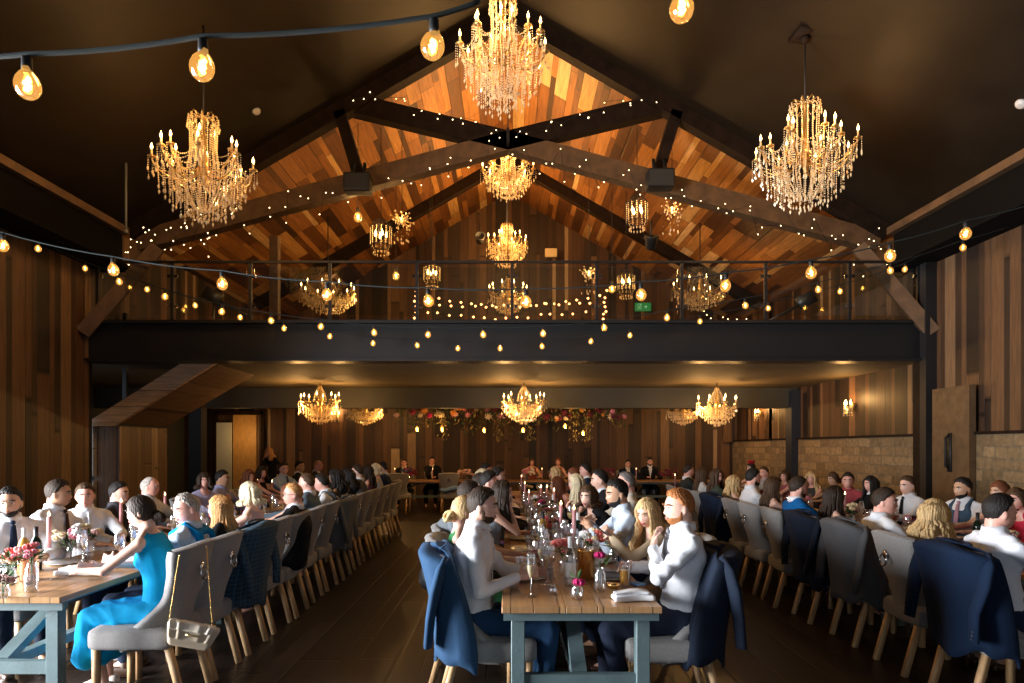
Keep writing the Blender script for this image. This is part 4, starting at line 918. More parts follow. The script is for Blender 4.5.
def person(loc, rz, label, sex='m', sk='fair', hair=('short','dark'), top='shirt', tcol=(.8,.82,.86), bottom='trousers', bcol=(.02,.03,.06), lean=6, slean=0, yaw=0, pitch=6, roll=0, handL='table', handR='table', lod=1, scale=1.0, beard=None, glasses=False, tie=None, group=None, vest=None, twist=0, headpx=None, stand=False, legs=True, hcurl=.5, extra=None, flat=None, shoe=(.05,.025,.015)):
    NP[0] += 1; seed = NP[0]; fem = sex == 'f'
    vox = (.0085, .012, .019)[lod]; cvox = (.010, .014, .020)[lod]
    s_ = scale*(.95 if fem else 1.0); g = .88 if fem else 1.0
    hipz = .555 if not stand else .90
    la, lb = math.radians(lean), math.radians(slean)
    up = unit((math.sin(lb), math.sin(la), math.cos(la)*math.cos(lb))); tw = math.radians(twist)
    side = unit(np.array((math.cos(tw), math.sin(tw)*1.0, 0))-up*up.dot(np.array((math.cos(tw), math.sin(tw), 0)))); fwd = np.cross(up, side)
    pel = np.array((0, -.02, hipz)); SPL = .53*s_
    def sp(t): return pel+up*t*SPL+fwd*(-.02*math.sin(PI*min(max(t,0),1))+.03*max(t,0)**2)
    neck = sp(1.0); HD = axes(yaw, pitch, roll); hc = neck+up*.06*s_+np.array((0,.02,.07))*s_+HD @ np.array((0,.012,0))
    # place so that the head's centre falls where the photo shows it
    if headpx is not None:
        px, py, Y = headpx; W = PX(px, py, Y); c, q = math.cos(rz), math.sin(rz)
        ox, oy = hc[0]*c-hc[1]*q, hc[0]*q+hc[1]*c; loc = (W.x-ox, W.y-oy, 0)
        if not stand:
            dz = max(-.05, min(.06, W.z-hc[2])); pel[2] += dz*.35; up_add = dz*.65; SPL += up_add
            neck = sp(1.0); hc = neck+up*.06*s_+np.array((0,.02,.07))*s_+HD @ np.array((0,.012,0))
    t = root('person', loc, rz, label, 'person', group)
    ms = skin(sk)
    prof = [(-.20,.09,.07),(-.14,.155,.115),(0,.172,.128),(.22,.150,.115),(.42,.150,.112),(.66,.168,.122),(.84,.165,.108),(.93,.125,.085),(1.0,.066,.062),(1.05,.052,.054)] if not fem else \
           [(-.20,.09,.07),(-.14,.160,.12),(0,.176,.13),(.24,.132,.102),(.42,.122,.095),(.64,.140,.108),(.82,.140,.090),(.92,.105,.072),(1.0,.054,.052),(1.05,.044,.047)]
    def rings(off, t0, t1, sx=1, mul=1):
        ts = [p[0] for p in prof]; out = []
        for tt in np.linspace(t0, t1, 14):
            rx = np.interp(tt, ts, [p[1] for p in prof])*sx; ry = np.interp(tt, ts, [p[2] for p in prof]); out.append((sp(tt), side, fwd, rx*s_*mul+off, ry*s_*mul+off))
        return out
    shx = (.178 if not fem else .150)*s_; SH = {k: sp(.865)+side*k*shx for k in (1, -1)}
    HIP = {k: pel+side*k*.088*s_+np.array((0,.02,0)) for k in (1, -1)}
    if stand: KN = {k: np.array((k*.10,.03,.49)) for k in (1,-1)}; AN = {k: np.array((k*.10,-.02,.09)) for k in (1,-1)}
    else: KN = {k: np.array((k*(.13 if not fem else .09), .43*s_, .525)) for k in (1, -1)}; AN = {k: np.array((k*(.12 if not fem else .07), (.40 if k > 0 else .34)*s_, .095)) for k in (1, -1)}
    T_ = {'table': (.13,.40,.835), 'forearms': (.06,.37,.835), 'lap': (.10,.28,.65), 'chin': None, 'up': (.14,.34,1.08), 'hold': (.05,.36,.98), 'wide': (.26,.42,.835), 'side': (.30,.05,.62), 'across': (-.06,.34,.84), 'down': (.24,.02,.80)}
    ARM = {}
    for k, h in ((1, handR), (-1, handL)):
        if h == 'chin': tg = hc+HD @ np.array((k*.03, .085, -.135)); pole = np.array((k*.4, .3, -1))
        elif isinstance(h, str): v = T_[h]; tg = np.array((v[0]*k, v[1], v[2]+(.12 if stand and h == 'down' else 0))); pole = np.array((k*.9, -.4, -.8))
        else: tg = np.array(h[:3], float); pole = np.array((k*.9, -.2, -.8) if len(h) == 3 else h[3:])
        E, Wr = ik(SH[k], tg, .285*s_*(1 if not fem else .97), .255*s_, pole); ARM[k] = (E, Wr, h)
    # the body: one continuous skin surface, head, torso, arms, hands, legs
    b = MB(); merge_loft(b, rings(0, -.2, 1.05)); hn = (48, 36) if lod == 0 else ((32, 26) if lod == 1 else (24, 20))
    HS = .91*s_ if fem else .95*s_
    D = dirs(*hn); Hs = head_surf(D, fem) * HS
    b.grid(Hs @ HD.T+hc, closed=True, flip=True)
    for k in (1, -1):
        b.ell(hc+HD @ (np.array((k*.078, -.008, -.006))*HS), (.009*HS, .017*HS, .031*HS), HD @ np.array(Euler((.2, 0, -k*.35)).to_matrix()), 8, 6)
    b.cap(sp(.93), hc+HD @ np.array((0,-.022,-.055)), .056*s_*g, .052*s_*g, 14)
    for k in (1, -1):
        E, Wr, h = ARM[k]
        b.cap(sp(.90)+side*k*shx*.5, SH[k], .044*s_, .046*s_*g, 12); b.cap(sp(.985)+side*k*.03, SH[k]+up*.004, .036*g, .040*s_*g, 12); b.cap(SH[k], E, .045*s_*g, .034*s_*g, 12); b.cap(E, Wr, .036*s_*g, .023*s_*g, 12)
        fd = Wr-E; fd = unit(fd)
        if h == 'chin' or (not isinstance(h, str) and len(h) == 6 and h[2] > .95): fdir = unit(HD @ np.array((-k*.25,.1,1))); pn = unit(hc-Wr)
        elif isinstance(h, str) and h in ('table','forearms','wide','across'): fdir = unit((fd[0], fd[1], 0)); pn = (0,0,-1)
        elif h == 'up' or h == 'hold': fdir = unit(fd+np.array((-k*.3,0,.5))); pn = (-k*1.0, .3, 0)
        else: fdir = fd; pn = (-k, 0, -.3)
        if not isinstance(h, str) and len(h) == 6 and h[2] > .95: fdir = unit(np.array((k*-.5, -.25, .75))); pn = unit(np.array((0,-1,.2)))
        hand(b, Wr, fdir, pn, k, s_*(.9 if fem else 1), 1.5 if (not isinstance(h, str) and len(h) == 6 and h[2] > .95) else (.9 if h in ('chin','hold','up') else hcurl), lod)
        b.cap(HIP[k], KN[k], .082*s_, .056*s_*g, 12); b.cap(KN[k], AN[k], .054*s_*g, .034*s_*g, 12)
        b.cap(AN[k], AN[k]+np.array((0,.13,-.055)), .034*g, .024, 10)
    if fem and not flat:
        for k in (1, -1): b.ell(sp(.64)+side*k*.06+fwd*.070*s_, (.052,.045,.055), None, 10, 8)
    body = link('body', remesh(b, vox, 2 if lod else 2, 'body', [ms]), t)
    # face
    if lod < 2 or True:
        hp = lambda v: hc+HD @ (np.array(v)*HS)
        for k in (1, -1):
            e = MB(); e.ell((0,0,0), (.0140,.0125,.0072), None, 10, 8); e.mi = 1; e.ell((0,.0080,0), (.0060,.0058,.0060), None, 8, 6); e.v = [hp((k*.0305,.0765,.009))+v @ HD.T*HS for v in e.v]
            if lod < 2 or (loc[1] < 13): obj('eye', e, [mat('eye_white', (.75,.72,.68), .3), mat('eye_iris', (.03,.025,.02), .2)], t)
            if lod < 2: e2 = MB().tube([hp((k*.016,.0875,.012)), hp((k*.030,.0905,.0185)), hp((k*.046,.0825,.014))], [.0015,.003,.0015], 6); obj('eyelid', e2, mat('lid_'+sk, tuple(q*.55 for q in SKIN[sk]), .6), t)
            eb = MB().tube([hp((k*.013,.0985,.030)), hp((k*.032,.0955,.036)), hp((k*.052,.078,.030))], [.004*HS,.0065*HS,.003*HS], 6)
            obj('eyebrow', eb, mat('brow_'+hair[1], tuple(c*.6 for c in HAIR[hair[1]]), .7), t)
        lp = MB(); lp.tube([hp((-.021,.0865,-.054)), hp((-.008,.099,-.051)), hp((0,.1,-.052)), hp((.008,.099,-.051)), hp((.021,.0865,-.054))], [.002,.0045,.004,.0045,.002], 6)
        lp.tube([hp((-.019,.087,-.056)), hp((0,.098,-.061)), hp((.019,.087,-.056))], [.002,.0055,.002], 6)
        if lod < 2: obj('lips', lp, mat('lips_'+('f' if fem else 'm')+sk, (.55,.10,.10) if fem else tuple(c*.72*(1,.75,.75)[i] for i, c in enumerate(SKIN[sk])), .4), t)
    if beard:
        D2 = dirs(40, 30); Pb = head_surf(D2, fem, 1.0, True); x, y, z = D2[...,0], D2[...,1], D2[...,2]
        m_ = sm(-z, .34, .50)*sm(y, -.05, .18)+sm(y, .0,.15)*sm(-y,-.55,-.25)*sm(-z,-.05,.1)*.9
        m_ = np.clip(m_, 0, 1)*(1-.9*np.exp(-(x/.2)**2-((z+.48)/.07)**2)*(y > 0)); nr = D2*np.array([13,10,8.5]); nr /= np.linalg.norm(nr, axis=-1, keepdims=True)
        Pb = Pb+nr*((.0025+.0015*np.sin(x*90+z*70))*m_-.012*(1-m_))[..., None]
        obj('beard', MB().grid((Pb*HS) @ HD.T+hc, closed=True, flip=True), hairm(beard), t)
    if glasses:
        gm = MB()
        for k in (1, -1):
            gm.tube([hp((k*.032+.022*math.cos(a), .100, .008+.017*math.sin(a))) for a in np.linspace(0, 2*PI, 15)], .0018, 5, False)
            gm.tube([hp((k*.054,.099,.012)), hp((k*.078,.05,.014)), hp((k*.083,-.01,.008))], .0018, 5)
        gm.tube([hp((-.011,.101,.012)), hp((0,.106,.014)), hp((.011,.101,.012))], .002, 5); obj('spectacles', gm, M_black, t)
    # hair
    st, hcname = hair[0], hair[1]; hm = hairm(hcname); nseg = (72, 50) if lod == 0 else ((48, 34) if lod == 1 else (32, 24))
    thick, sd, vol, rec = {'short': (.014,.004,0,0), 'fade': (.016,.0022,0,.03), 'quiff': (.013,.003,0,.0), 'crop': (.007,.003,0,.08), 'bald': (.004,.005,0,.2), 'long': (.012,.010,0,0), 'wavy': (.014,.014,0,0), 'curly': (.022,.024,0,0), 'bun': (.013,.008,0,0), 'bob': (.016,.018,0,0)}[st]
    cap_st = 'bald' if st == 'bald' else ('short' if st in ('short','fade','quiff','crop') else st)
    hcap = hair_cap(cap_st, thick, sd, *nseg, fem, 1.0, vol, seed, rec)
    if st == 'quiff': hcap[..., 2] +=   .006*sm(hcap[..., 1], .0, .08)*sm(hcap[..., 2], .06, .1)
    hb = MB().grid((hcap*HS) @ HD.T+hc, closed=True, flip=True); rr = random.Random(seed)
    hobj = obj('hair', hb, hm, t)
    if st in ('short','quiff','crop','fade') and lod < 2:                      # tufts give the crop a broken surface
        tf = MB()
        for i in range(90 if lod == 0 else 45):
            zz = rr.uniform(.35,.98); a = rr.uniform(0, 2*PI); q = math.sqrt(1-zz*zz); d = np.array((q*math.sin(a), q*math.cos(a), zz))
            if d[2] < np.interp(d[1], *HL['short'])+.18+rec: continue
            p0 = d*np.array((.0765,.097,.118))*(1+thick*.55/.1); dr = unit(d*.5+np.array((rr.uniform(-.5,.5), .9, .25))); p1 = p0+dr*rr.uniform(.010,.018)+d*.001
            tf.tube([(hc+HD @ (p*HS)) for p in (p0, (p0+p1)/2+d*.003, p1)], [.004,.003,.001], 5)
        obj('hair_tufts', tf, hm, hobj)
    if st in ('long','wavy','curly','bob'):
        L_ = {'long': .30,'wavy': .30,'curly': .20,'bob': .06}[st]; nl = {0: 170, 1: 90, 2: 45}[lod]; lk = MB()
        for i in range(nl):
            a = rr.uniform(.92, 2*PI-.92) if st != 'bob' else rr.uniform(.8, 2*PI-.8); top_z = rr.uniform(.25, .98); q = math.sqrt(1-top_z**2); ca, sa = math.cos(a), math.sin(a)
            pts = []
            for e in (top_z, top_z*.55, 0.0, -.35):
                qq = math.sqrt(1-e*e); k_ = 1.16 if st != 'curly' else 1.32
                pts.append(hc+HD @ (np.array((qq*sa*.0765*k_, qq*ca*.097*k_, e*.118*1.1))*HS))
            last = pts[-1]; out = unit((HD @ np.array((sa, ca, 0)))*np.array((1,1,0))); ll = L_*rr.uniform(.75,1.1)
            ph = rr.uniform(0,6); am = {'long': .004,'wavy': .013,'curly': .020,'bob': .003}[st]
            ns = 7
            for j in range(1, ns+1):
                f = j/ns; w_ = am*math.sin(ph+f*ll*38) ; bulge = .045*sm(np.array(f), .15, .7) if a < 2.2 or a > 4.1 else .055*sm(np.array(f), .1, .6)
                tgt = last*1.0; tgt = tgt+np.array((0,0,-ll*f))+out*(bulge*.8+w_)+np.array((math.cos(ph), math.sin(ph), 0))*w_*.6
                pts.append(tgt)
            r0 = {'long': .010,'wavy': .012,'curly': .013,'bob': .011}[st]*(1.0 if lod == 0 else (1.25 if lod == 1 else 1.7))
            k = len(pts); lk.tube(pts, [r0*.6]+[r0]*(k-3)+[r0*.7, r0*.2], 6, True, .6)
        obj('hair_locks', lk, hm, hobj)
    if st == 'bun':
        bc = hc+HD @ (np.array((0,-.098,-.058))*HS); bn = MB(); bn.ell(bc, (.040,.030,.040), HD, 12, 8)
        for i in range(5):
            a0 = i*1.3; bn.tube([bc+HD @ np.array((.036*math.cos(a0+q), -.018+.02*math.sin(q*1.5+i), .036*math.sin(a0+q))) for q in np.linspace(0, 3.4, 10)], .011, 6)
        obj('hair_bun', bn, hm, hobj)
    # clothing
    cm = cloth_mat('%02d%02d%02d' % tuple(int(c*99) for c in tcol), tcol)
    longs = top in ('shirt','suit','longdress'); c_ = MB()
    t1 = {'shirt': 1.02,'suit': .98,'dress': .955,'strapless': .74,'longdress': .9,'tshirt': .96}[top]; t0 = (-.02 if top != 'suit' else -.14) if not fem else -.15
    off = {'shirt': .010,'suit': .018,'dress': .007,'strapless': .007,'longdress': .009,'tshirt': .01}[top]
    merge_loft(c_, rings(off, t0, t1, 1.0 if top not in ('dress',) else .99))
    for k in (1, -1):
        E, Wr, h = ARM[k]
        if longs:
            o2 = off+.003; wr2 = E+(Wr-E)*(.93 if top != 'suit' else .90)
            c_.cap(sp(.90)+side*k*shx*.5, SH[k], .044*s_+o2, .046*s_*g+o2*.8, 12); c_.cap(sp(.985)+side*k*.03, SH[k]+up*.004, .036*g+o2, .040*s_*g+o2, 12); c_.cap(SH[k], E, .046*s_*g+o2, .036*s_*g+o2, 12); c_.cap(E, wr2, .038*s_*g+o2, .025*s_*g+o2*.8, 12)
        elif top == 'tshirt': c_.cap(sp(.88)+side*k*shx*.4, SH[k], .055*g, .056*g+off*.7, 12); c_.cap(SH[k], SH[k]+(E-SH[k])*.4, .052*g+off, .05*g+off, 12)
        elif top == 'dress': c_.cap(sp(.955)+side*k*.045, sp(.87)+side*k*shx*.78, .038, .046, 10)
    if fem and not flat:
        for k in (1, -1): c_.ell(sp(.64)+side*k*.06+fwd*.070*s_, (.052+off,.045+off,.055+off), None, 10, 8)
    cn = {'shirt': 'shirt','suit': 'suit_jacket','dress': 'dress','strapless': 'dress','longdress': 'dress','tshirt': 'top'}[top]
    co_ = link(cn, remesh(c_, cvox, 4, cn, [cm], wr=((.0075 if lod == 0 else .005) if top in ('shirt','suit','longdress') else .0018), seed=seed), t)
    shirtm = cloth_mat('shirtwhite', (.80,.82,.86))
    def collar(m, par, lift=0):
        cc = MB(); n = 24; base = sp(.99); ax_ = unit((hc+HD @ np.array((0,-.03,-.06)))-base); G = []
        for tt, r_ in ((-.010,.066),(.018,.062),(.046,.0605),(.050,.064),(.030,.069),(.006,.080)):
            cen = base+ax_*tt*1.1; G.append([cen+(side*math.cos(a)*r_+fwd*math.sin(a)*r_*.98)*s_*(1 if not fem else .85)+ax_*(-.022*max(0, math.sin(a))**4)+(side*math.cos(a)*.0+fwd*(.012*max(0, math.sin(a))**6 if tt < .04 else 0)) for a in np.linspace(0, 2*PI, n, endpoint=False)])
        o = obj('collar', cc.grid(np.array(G), closed=True), m, par); so = o.modifiers.new('s','SOLIDIFY'); so.thickness = .003; return o
    def chest(tt, xo, d): rx = np.interp(tt, [p[0] for p in prof], [p[1] for p in prof])*s_; ry = np.interp(tt, [p[0] for p in prof], [p[2] for p in prof])*s_; return sp(tt)+side*xo+fwd*(ry*math.sqrt(max(.1, 1-(xo/rx)**2))+d)
    if top == 'shirt' or top == 'suit':
        if not (fem and top == 'shirt'): collar(cm if top == 'shirt' else shirtm, co_)
        if top == 'suit':
            for xs in ((0,),):                                 # shirt front seen between the lapels
                v = MB(); G = np.array([[chest(tt, xo*w2, .022) for xo in (-1,-.5,0,.5,1)] for tt, w2 in ((.40,.006),(.62,.028),(.80,.042),(.93,.048),(.99,.04))]); v.grid(G, flip=False)
                if not fem: obj('shirt_front', v, shirtm, co_)
            for k in (1, -1):
                lp = MB(); lp.tube([chest(.38, k*.008, .024), chest(.62, k*.040, .026), chest(.82, k*.062, .024), chest(.95, k*.06, .012), sp(1.0)-fwd*.055+side*k*.03], [.006,.022,.026,.016,.010], 8, True, .35, fwd); obj('lapel', lp, cm, co_)
    if not fem and top == 'shirt' and lod < 2 and not vest:
        pk = MB(); pk.tube([chest(q, 0, off+.003) for q in (.16,.35,.55,.75,.93)], .012, 6, True, .25, fwd); pk2 = obj('placket', pk, cm, co_)
        if not tie:
            bt = MB()
            for q in (.25,.42,.59,.76): bt.ell(chest(q, 0, off+.007), (.005,.004,.005), None, 8, 4)
            obj('shirt_buttons', bt, mat('shirt_button', (.5,.5,.52), .3), co_)
    if tie:
        tm = cloth_mat('tie%02d%02d%02d' % tuple(int(c*99) for c in tie), tie); tb = MB(); tb.tube([chest(.30,0,.030), chest(.34,0,.030), chest(.6,0,.028), chest(.92,0,.026)], [.006,.036,.028,.016], 8, True, .3, fwd); tb.ell(chest(.955,0,.022), (.018,.013,.018), None, 8, 6); obj('tie', tb, tm, co_)
    if vest:
        vm = cloth_mat('vest%02d%02d%02d' % tuple(int(c*99) for c in vest), vest); vb = MB(); merge_loft(vb, rings(.020, -.06, .80, .99))
        for k in (1, -1): vb.tube([chest(.70, k*.10, .008), chest(.88, k*.085, .012), sp(1.0)+side*k*.075*s_+np.array((0,0,.012)), sp(.92)+side*k*.09*s_-fwd*.105*s_, sp(.74)+side*k*.09*s_-fwd*.118*s_], [.03,.034,.034,.034,.034], 10, True, 1.2 if False else .8)
        vb.tube([sp(.95)-fwd*.075*s_-side*.1, sp(.95)-fwd*.085*s_, sp(.95)-fwd*.075*s_+side*.1], .03, 8)
        link('waistcoat', remesh(vb, cvox, 4, 'waistcoat', [vm], wr=.002, seed=seed), t)
    if legs:
        bm_ = cloth_mat('b%02d%02d%02d' % tuple(int(c*99) for c in bcol), bcol); p_ = MB(); merge_loft(p_, rings(.016 if not fem else .010, -.2, .14))
        if bottom == 'trousers':
            for k in (1, -1): p_.cap(HIP[k], KN[k], .090*s_, .070*s_*g, 12); p_.cap(KN[k], AN[k]+np.array((0,0,.04)), .066*s_*g, .054, 12)
        else:
            zb = {'skirt': .28,'knee': .45,'long': .12}[bottom]
            for k in (1, -1, 0):
                h0 = (HIP[1]+HIP[-1])/2+k*(HIP[1]-HIP[-1])/2; k0 = (KN[1]+KN[-1])/2+k*(KN[1]-KN[-1])/2; b0 = k0*np.array((1,1,0))+np.array((k*.03, -.0, zb))
                p_.cap(h0, k0, .094*s_, .075*s_, 12)
                if bottom != 'knee': p_.cap(k0, b0, .072, .085, 12); p_.cap((h0+k0)/2, b0+np.array((0,-.10,.02)), .07, .075, 12)
        nmb = 'trousers' if bottom == 'trousers' else 'skirt'
        link(nmb, remesh(p_, cvox, 4, nmb, [bm_], wr=.004, seed=seed+3), t)
        shm = mat('shoe%02d%02d%02d' % tuple(int(c*99) for c in shoe), shoe, .3)
        if lod == 0:
            for k in (1, -1):
                A = AN[k]; sh = MB()
                if not fem:
                    sh.rbox((A[0], A[1]+.055, .045), (.092,.27,.075), .035, k=8, fn=lambda P: P*np.stack([1-.25*sm(P[...,1],.02,.13), np.ones_like(P[...,0]), 1-.35*sm(P[...,1],.0,.12)], -1)); sh.cap(A+np.array((0,-.01,-.02)), A+np.array((0,-.01,.01)), .045, .045, 12)
                    sh.box((A[0], A[1]+.055, .010), (.088,.275,.016))
                else:
                    sh.rbox((A[0], A[1]+.075, .035), (.07,.20,.05), .024, k=8, fn=lambda P: P*np.stack([1-.3*sm(P[...,1],.0,.1), np.ones_like(P[...,0]), 1-.3*sm(P[...,1],.0,.1)], -1)); sh.rbox((A[0], A[1]-.03, .07), (.055,.07,.07), .024, k=6); sh.cap((A[0], A[1]-.045, .05), (A[0], A[1]-.05, .008), .014, .007, 8)
                obj('shoe', sh, shm, t)
    return t, dict(hc=hc, HD=HD, ARM=ARM, sp=sp, fwd=fwd, side=side, loc=loc, rz=rz, pel=pel)
def toworld(info, p):
    c, q = math.cos(info['rz']), math.sin(info['rz']); x, y, z = p; return Vector((info['loc'][0]+x*c-y*q, info['loc'][1]+x*q+y*c, z))
# ---------------------------------------------------------------- tables
ROWX = {'LL': -3.78, 'LR': -2.46, 'CL': -.20, 'CR': 1.05, 'RL': 3.14, 'RR': 4.70}
TABS = {'L': (-3.02, 3.80, .88), 'C': (.40, 3.57, .87), 'R': (3.94, 3.75, .88)}
TN = {'L': 'left long table', 'C': 'central long table', 'R': 'right long table'}
for k, (tx, ty, tw) in TABS.items():
    for i, nm in enumerate(('nearest', 'second', 'third', 'farthest')):
        if k == 'R' and i == 0: nm = 'nearest'
        table(tx, ty+i*2.42, 2.40, tw, '%s oak-topped trestle table of the %s, blue-grey painted legs' % (nm, TN[k]), 'trestle tables of the '+TN[k])
tt_ = table(-1.0, 17.2, 4.3, .9, 'top table across the far end, seen between the rows of guests', None); tt_.rotation_euler = (0,0,-PI/2); tt_.location = (-3.2, 17.6, 0)
tt2 = table(0, 0, 4.3, .9, 'top table continuing right across the far end under the flower garland', None); tt2.rotation_euler = (0,0,-PI/2); tt2.location = (1.15, 17.6, 0)
NAVY, NAVY2, BLUEJ, GREYJ, CHAR, BLK = (.009,.018,.045), (.007,.013,.028), (.020,.058,.125), (.085,.085,.09), (.03,.03,.033), (.008,.008,.010)
SH, LB = (.80,.82,.86), (.45,.60,.80)
# row, seat Y, head px, head py, sex, short description, label, look, extras; jacket = (cloth, label colour)
P_ = []
def g(row, Y, px, py, sex, sd, label, **k): P_.append((row, Y, px, py, sex, sd, label, k))
# left table, near side with backs to the aisle
g('LR',4.35,142,512,'f','the woman in the bright blue dress','woman in a bright blue sleeveless satin dress with dark gathered hair, back to us', sk='fair',hair=('bun','dark'),top='dress',tcol=(.0,.36,.72),bottom='skirt',bcol=(.0,.36,.72),yaw=10,pitch=12,lean=8,handL=(-.10,.47,.83),handR=(.02,.42,.84),shoe=(.75,.68,.6))
g('LR',4.8,191,509,'m','the man in the bright blue waistcoat','grey-haired man in a bright blue waistcoat looking down beside the woman in blue', sk='pink',hair=('crop','grey'),vest=(.0,.20,.50),tcol=(.55,.68,.85),yaw=50,pitch=14,handL=(-.16,.40,.83),bcol=NAVY)
g('LR',5.35,240,513,'f','the strawberry-blonde woman in black','woman with long strawberry blonde hair in black, beside the plaid jacket', hair=('long','strawberry'),top='longdress',tcol=BLK,bcol=BLK,yaw=10)
g('LR',5.95,259,494,'f','the light blonde woman leaning in','woman with light blonde bob leaning over the left table', hair=('bob','light'),top='dress',tcol=(.5,.35,.38),bcol=(.3,.2,.22),yaw=-5)
g('LR',6.45,294,497,'m','the bald man with glasses in a black suit','man with cropped pale hair and glasses in a black suit, profile to the left', sk='pink',hair=('crop','strawberry'),top='suit',tcol=BLK,tie=(.7,.45,.5),glasses=True,yaw=25,handL='wide',bcol=BLK)
g('LR',7.05,318,499,'f','the auburn woman with short hair','woman with short auburn hair between black suit and grey suit on the aisle', hair=('bob','auburn'),top='dress',tcol=(.25,.3,.3),bcol=(.2,.22,.22))
g('LR',7.65,322,483,'m','the man in the grey-blue suit','man with brown hair in a grey-blue suit jacket, behind the auburn woman', sk='pink',hair=('crop','brown'),top='suit',tcol=(.10,.14,.18),bcol=GREYJ)
g('LR',8.25,343,483,'m','the man in white sleeves and dark waistcoat','dark-haired man in white shirt and dark waistcoat along the left aisle', sk='pink',hair=('short','black'),vest=(.05,.05,.055),tcol=SH,bcol=CHAR,lean=14)
g('LR',8.9,357,477,'f','the woman with big dark curls','woman with voluminous black curly hair on the left table aisle side', sk='brown',hair=('curly','black'),top='dress',tcol=(.03,.03,.03),bcol=BLK)
for i, (Y, px, py, sx, hr, tc, lb) in enumerate(((9.55,371,476,'f',('curly','black'),BLK,'woman with dark curls one seat beyond the big-curled woman'),(10.2,380,472,'m',('short','dark'),GREYJ,'dark-haired man in grey, two seats beyond the big-curled woman'),(10.9,391,470,'f',('wavy','dark'),(.1,.03,.04),'dark-haired woman in dark red near the left table\'s far end'),(11.6,398,468,'f',('bob','light'),(.4,.4,.45),'pale-haired guest at the left table\'s far aisle corner'),(12.3,404,468,'m',('short','dark'),NAVY,'last dark-haired guest on the left table\'s aisle side'))):
    g('LR',Y,px,py,sx,'the '+lb.replace('last ','last ').split(' ',0)[0],lb,hair=hr,top='suit' if sx=='m' else 'dress',tcol=tc,bcol=tc,sk='tan' if i<1 else 'fair')
# left table, wall side
g('LL',5.0,10,503,'m','the bearded man in a navy tie','bearded man with short black hair, white shirt and navy tie facing us', sk='tan',hair=('fade','black'),beard='black',tie=NAVY,tcol=SH,turn=-42,yaw=-22,bcol=NAVY2)
g('LL',5.55,58,494,'m','the man with the dark tie turned away','dark-haired man in white shirt and dark tie turned toward his neighbour', sk='tan',hair=('fade','dark'),tie=(.05,.02,.02),tcol=SH,yaw=20,slean=-4,bcol=NAVY)
g('LL',6.1,84,496,'m','the ruddy man in a white open shirt','ruddy brown-haired man in a loose white shirt facing us', sk='pink',hair=('short','brown'),tcol=SH,turn=-38,yaw=-22,bcol=NAVY)
g('LL',6.62,113,503,'m','the hidden dark-haired guest','dark-haired guest mostly hidden between the ruddy man and balding man', hair=('short','black'),tcol=(.05,.05,.06),bcol=BLK)
g('LL',7.2,144,487,'m','the balding pink-faced man','balding pink-faced grey man in a pale shirt looking right', sk='pink',hair=('bald','grey'),tcol=(.75,.76,.78),yaw=10,pitch=8,bcol=GREYJ)
g('LL',8.3,204,481,'f','the dark-haired woman in lavender','smiling dark-haired woman in a lavender top facing us', sk='pink',hair=('bob','dark'),top='longdress',tcol=(.45,.42,.62),bcol=(.3,.3,.45),turn=-35,yaw=-25)
g('LL',8.9,222,479,'m','the dark-haired man in lavender-blue','dark-haired man in a lavender-blue shirt looking right beside the woman in lavender', sk='tan',hair=('short','black'),tcol=(.35,.36,.58),yaw=0,bcol=NAVY)
g('LL',9.7,249,477,'f','the red-brown-haired woman','red-brown-haired woman behind the blonde on the wall side', sk='pink',hair=('bob','auburn'),top='dress',tcol=(.3,.1,.1),bcol=BLK,yaw=-35)
g('LL',10.4,262,473,'f','the dark-haired woman two beyond lavender','dark-haired woman in black on the wall side beneath the standing guest', sk='pink',hair=('bob','dark'),top='dress',tcol=BLK,bcol=BLK,yaw=-40)
g('LL',11.3,284,469,'m','the man in a light blue shirt','man in glasses and light blue shirt far down the left table', sk='pink',hair=('short','dark'),tcol=(.4,.52,.75),tie=NAVY,turn=-30,yaw=-20,pitch=10,bcol=NAVY)
g('LL',12.1,300,466,'m','the dark man beside light blue','dark-suited man just beyond the light blue shirt', sk='tan',hair=('short','black'),top='suit',tcol=BLK,bcol=BLK,yaw=-20)
g('LL',12.8,318,464,'m','the bald far man','bald ruddy man at the left table\'s far wall corner', sk='pink',hair=('bald','strawberry'),top='suit',tcol=CHAR,bcol=BLK,yaw=-20)
# central table, left side
g('CL',4.1,482,507,'m','the man in the crisp white shirt','dark-haired man in a crisp white shirt and navy trousers, his back half turned', sk='fair',hair=('fade','dark'),beard='brown',tcol=(.84,.86,.90),bcol=(.015,.05,.12),yaw=-4,handR=(.12,.25,.84,.3,-.6,-.8),handL=(-.08,.34,.84),jacket=(BLUEJ,'mid-blue'))
g('CL',4.72,463,511,'f','the woman with a blonde updo','woman with a blonde plaited updo and green dress, behind the white shirt', hair=('bun','blonde'),top='dress',tcol=(.03,.16,.06),bcol=(.03,.16,.06),bottom='skirt',yaw=25,pitch=10)
g('CL',5.35,464,491,'m','the man in the grey suit','dark-haired man in a mid-grey suit resting both forearms on the central table', sk='tan',hair=('short','dark'),top='suit',tcol=(.16,.18,.20),bcol=GREYJ,handL='forearms',lean=18)
g('CL',5.95,502,492,'f','the woman with chin on hand','dark-haired woman resting her chin on her hand beside the grey suit', sk='fair',hair=('long','dark'),top='dress',tcol=(.3,.35,.42),bcol=NAVY,handR='chin',yaw=0)
g('CL',6.6,489,477,'m','the dark-haired man behind her','dark-haired man seated just beyond the woman with chin on hand', sk='pink',hair=('short','black'),top='suit',tcol=CHAR,bcol=CHAR)
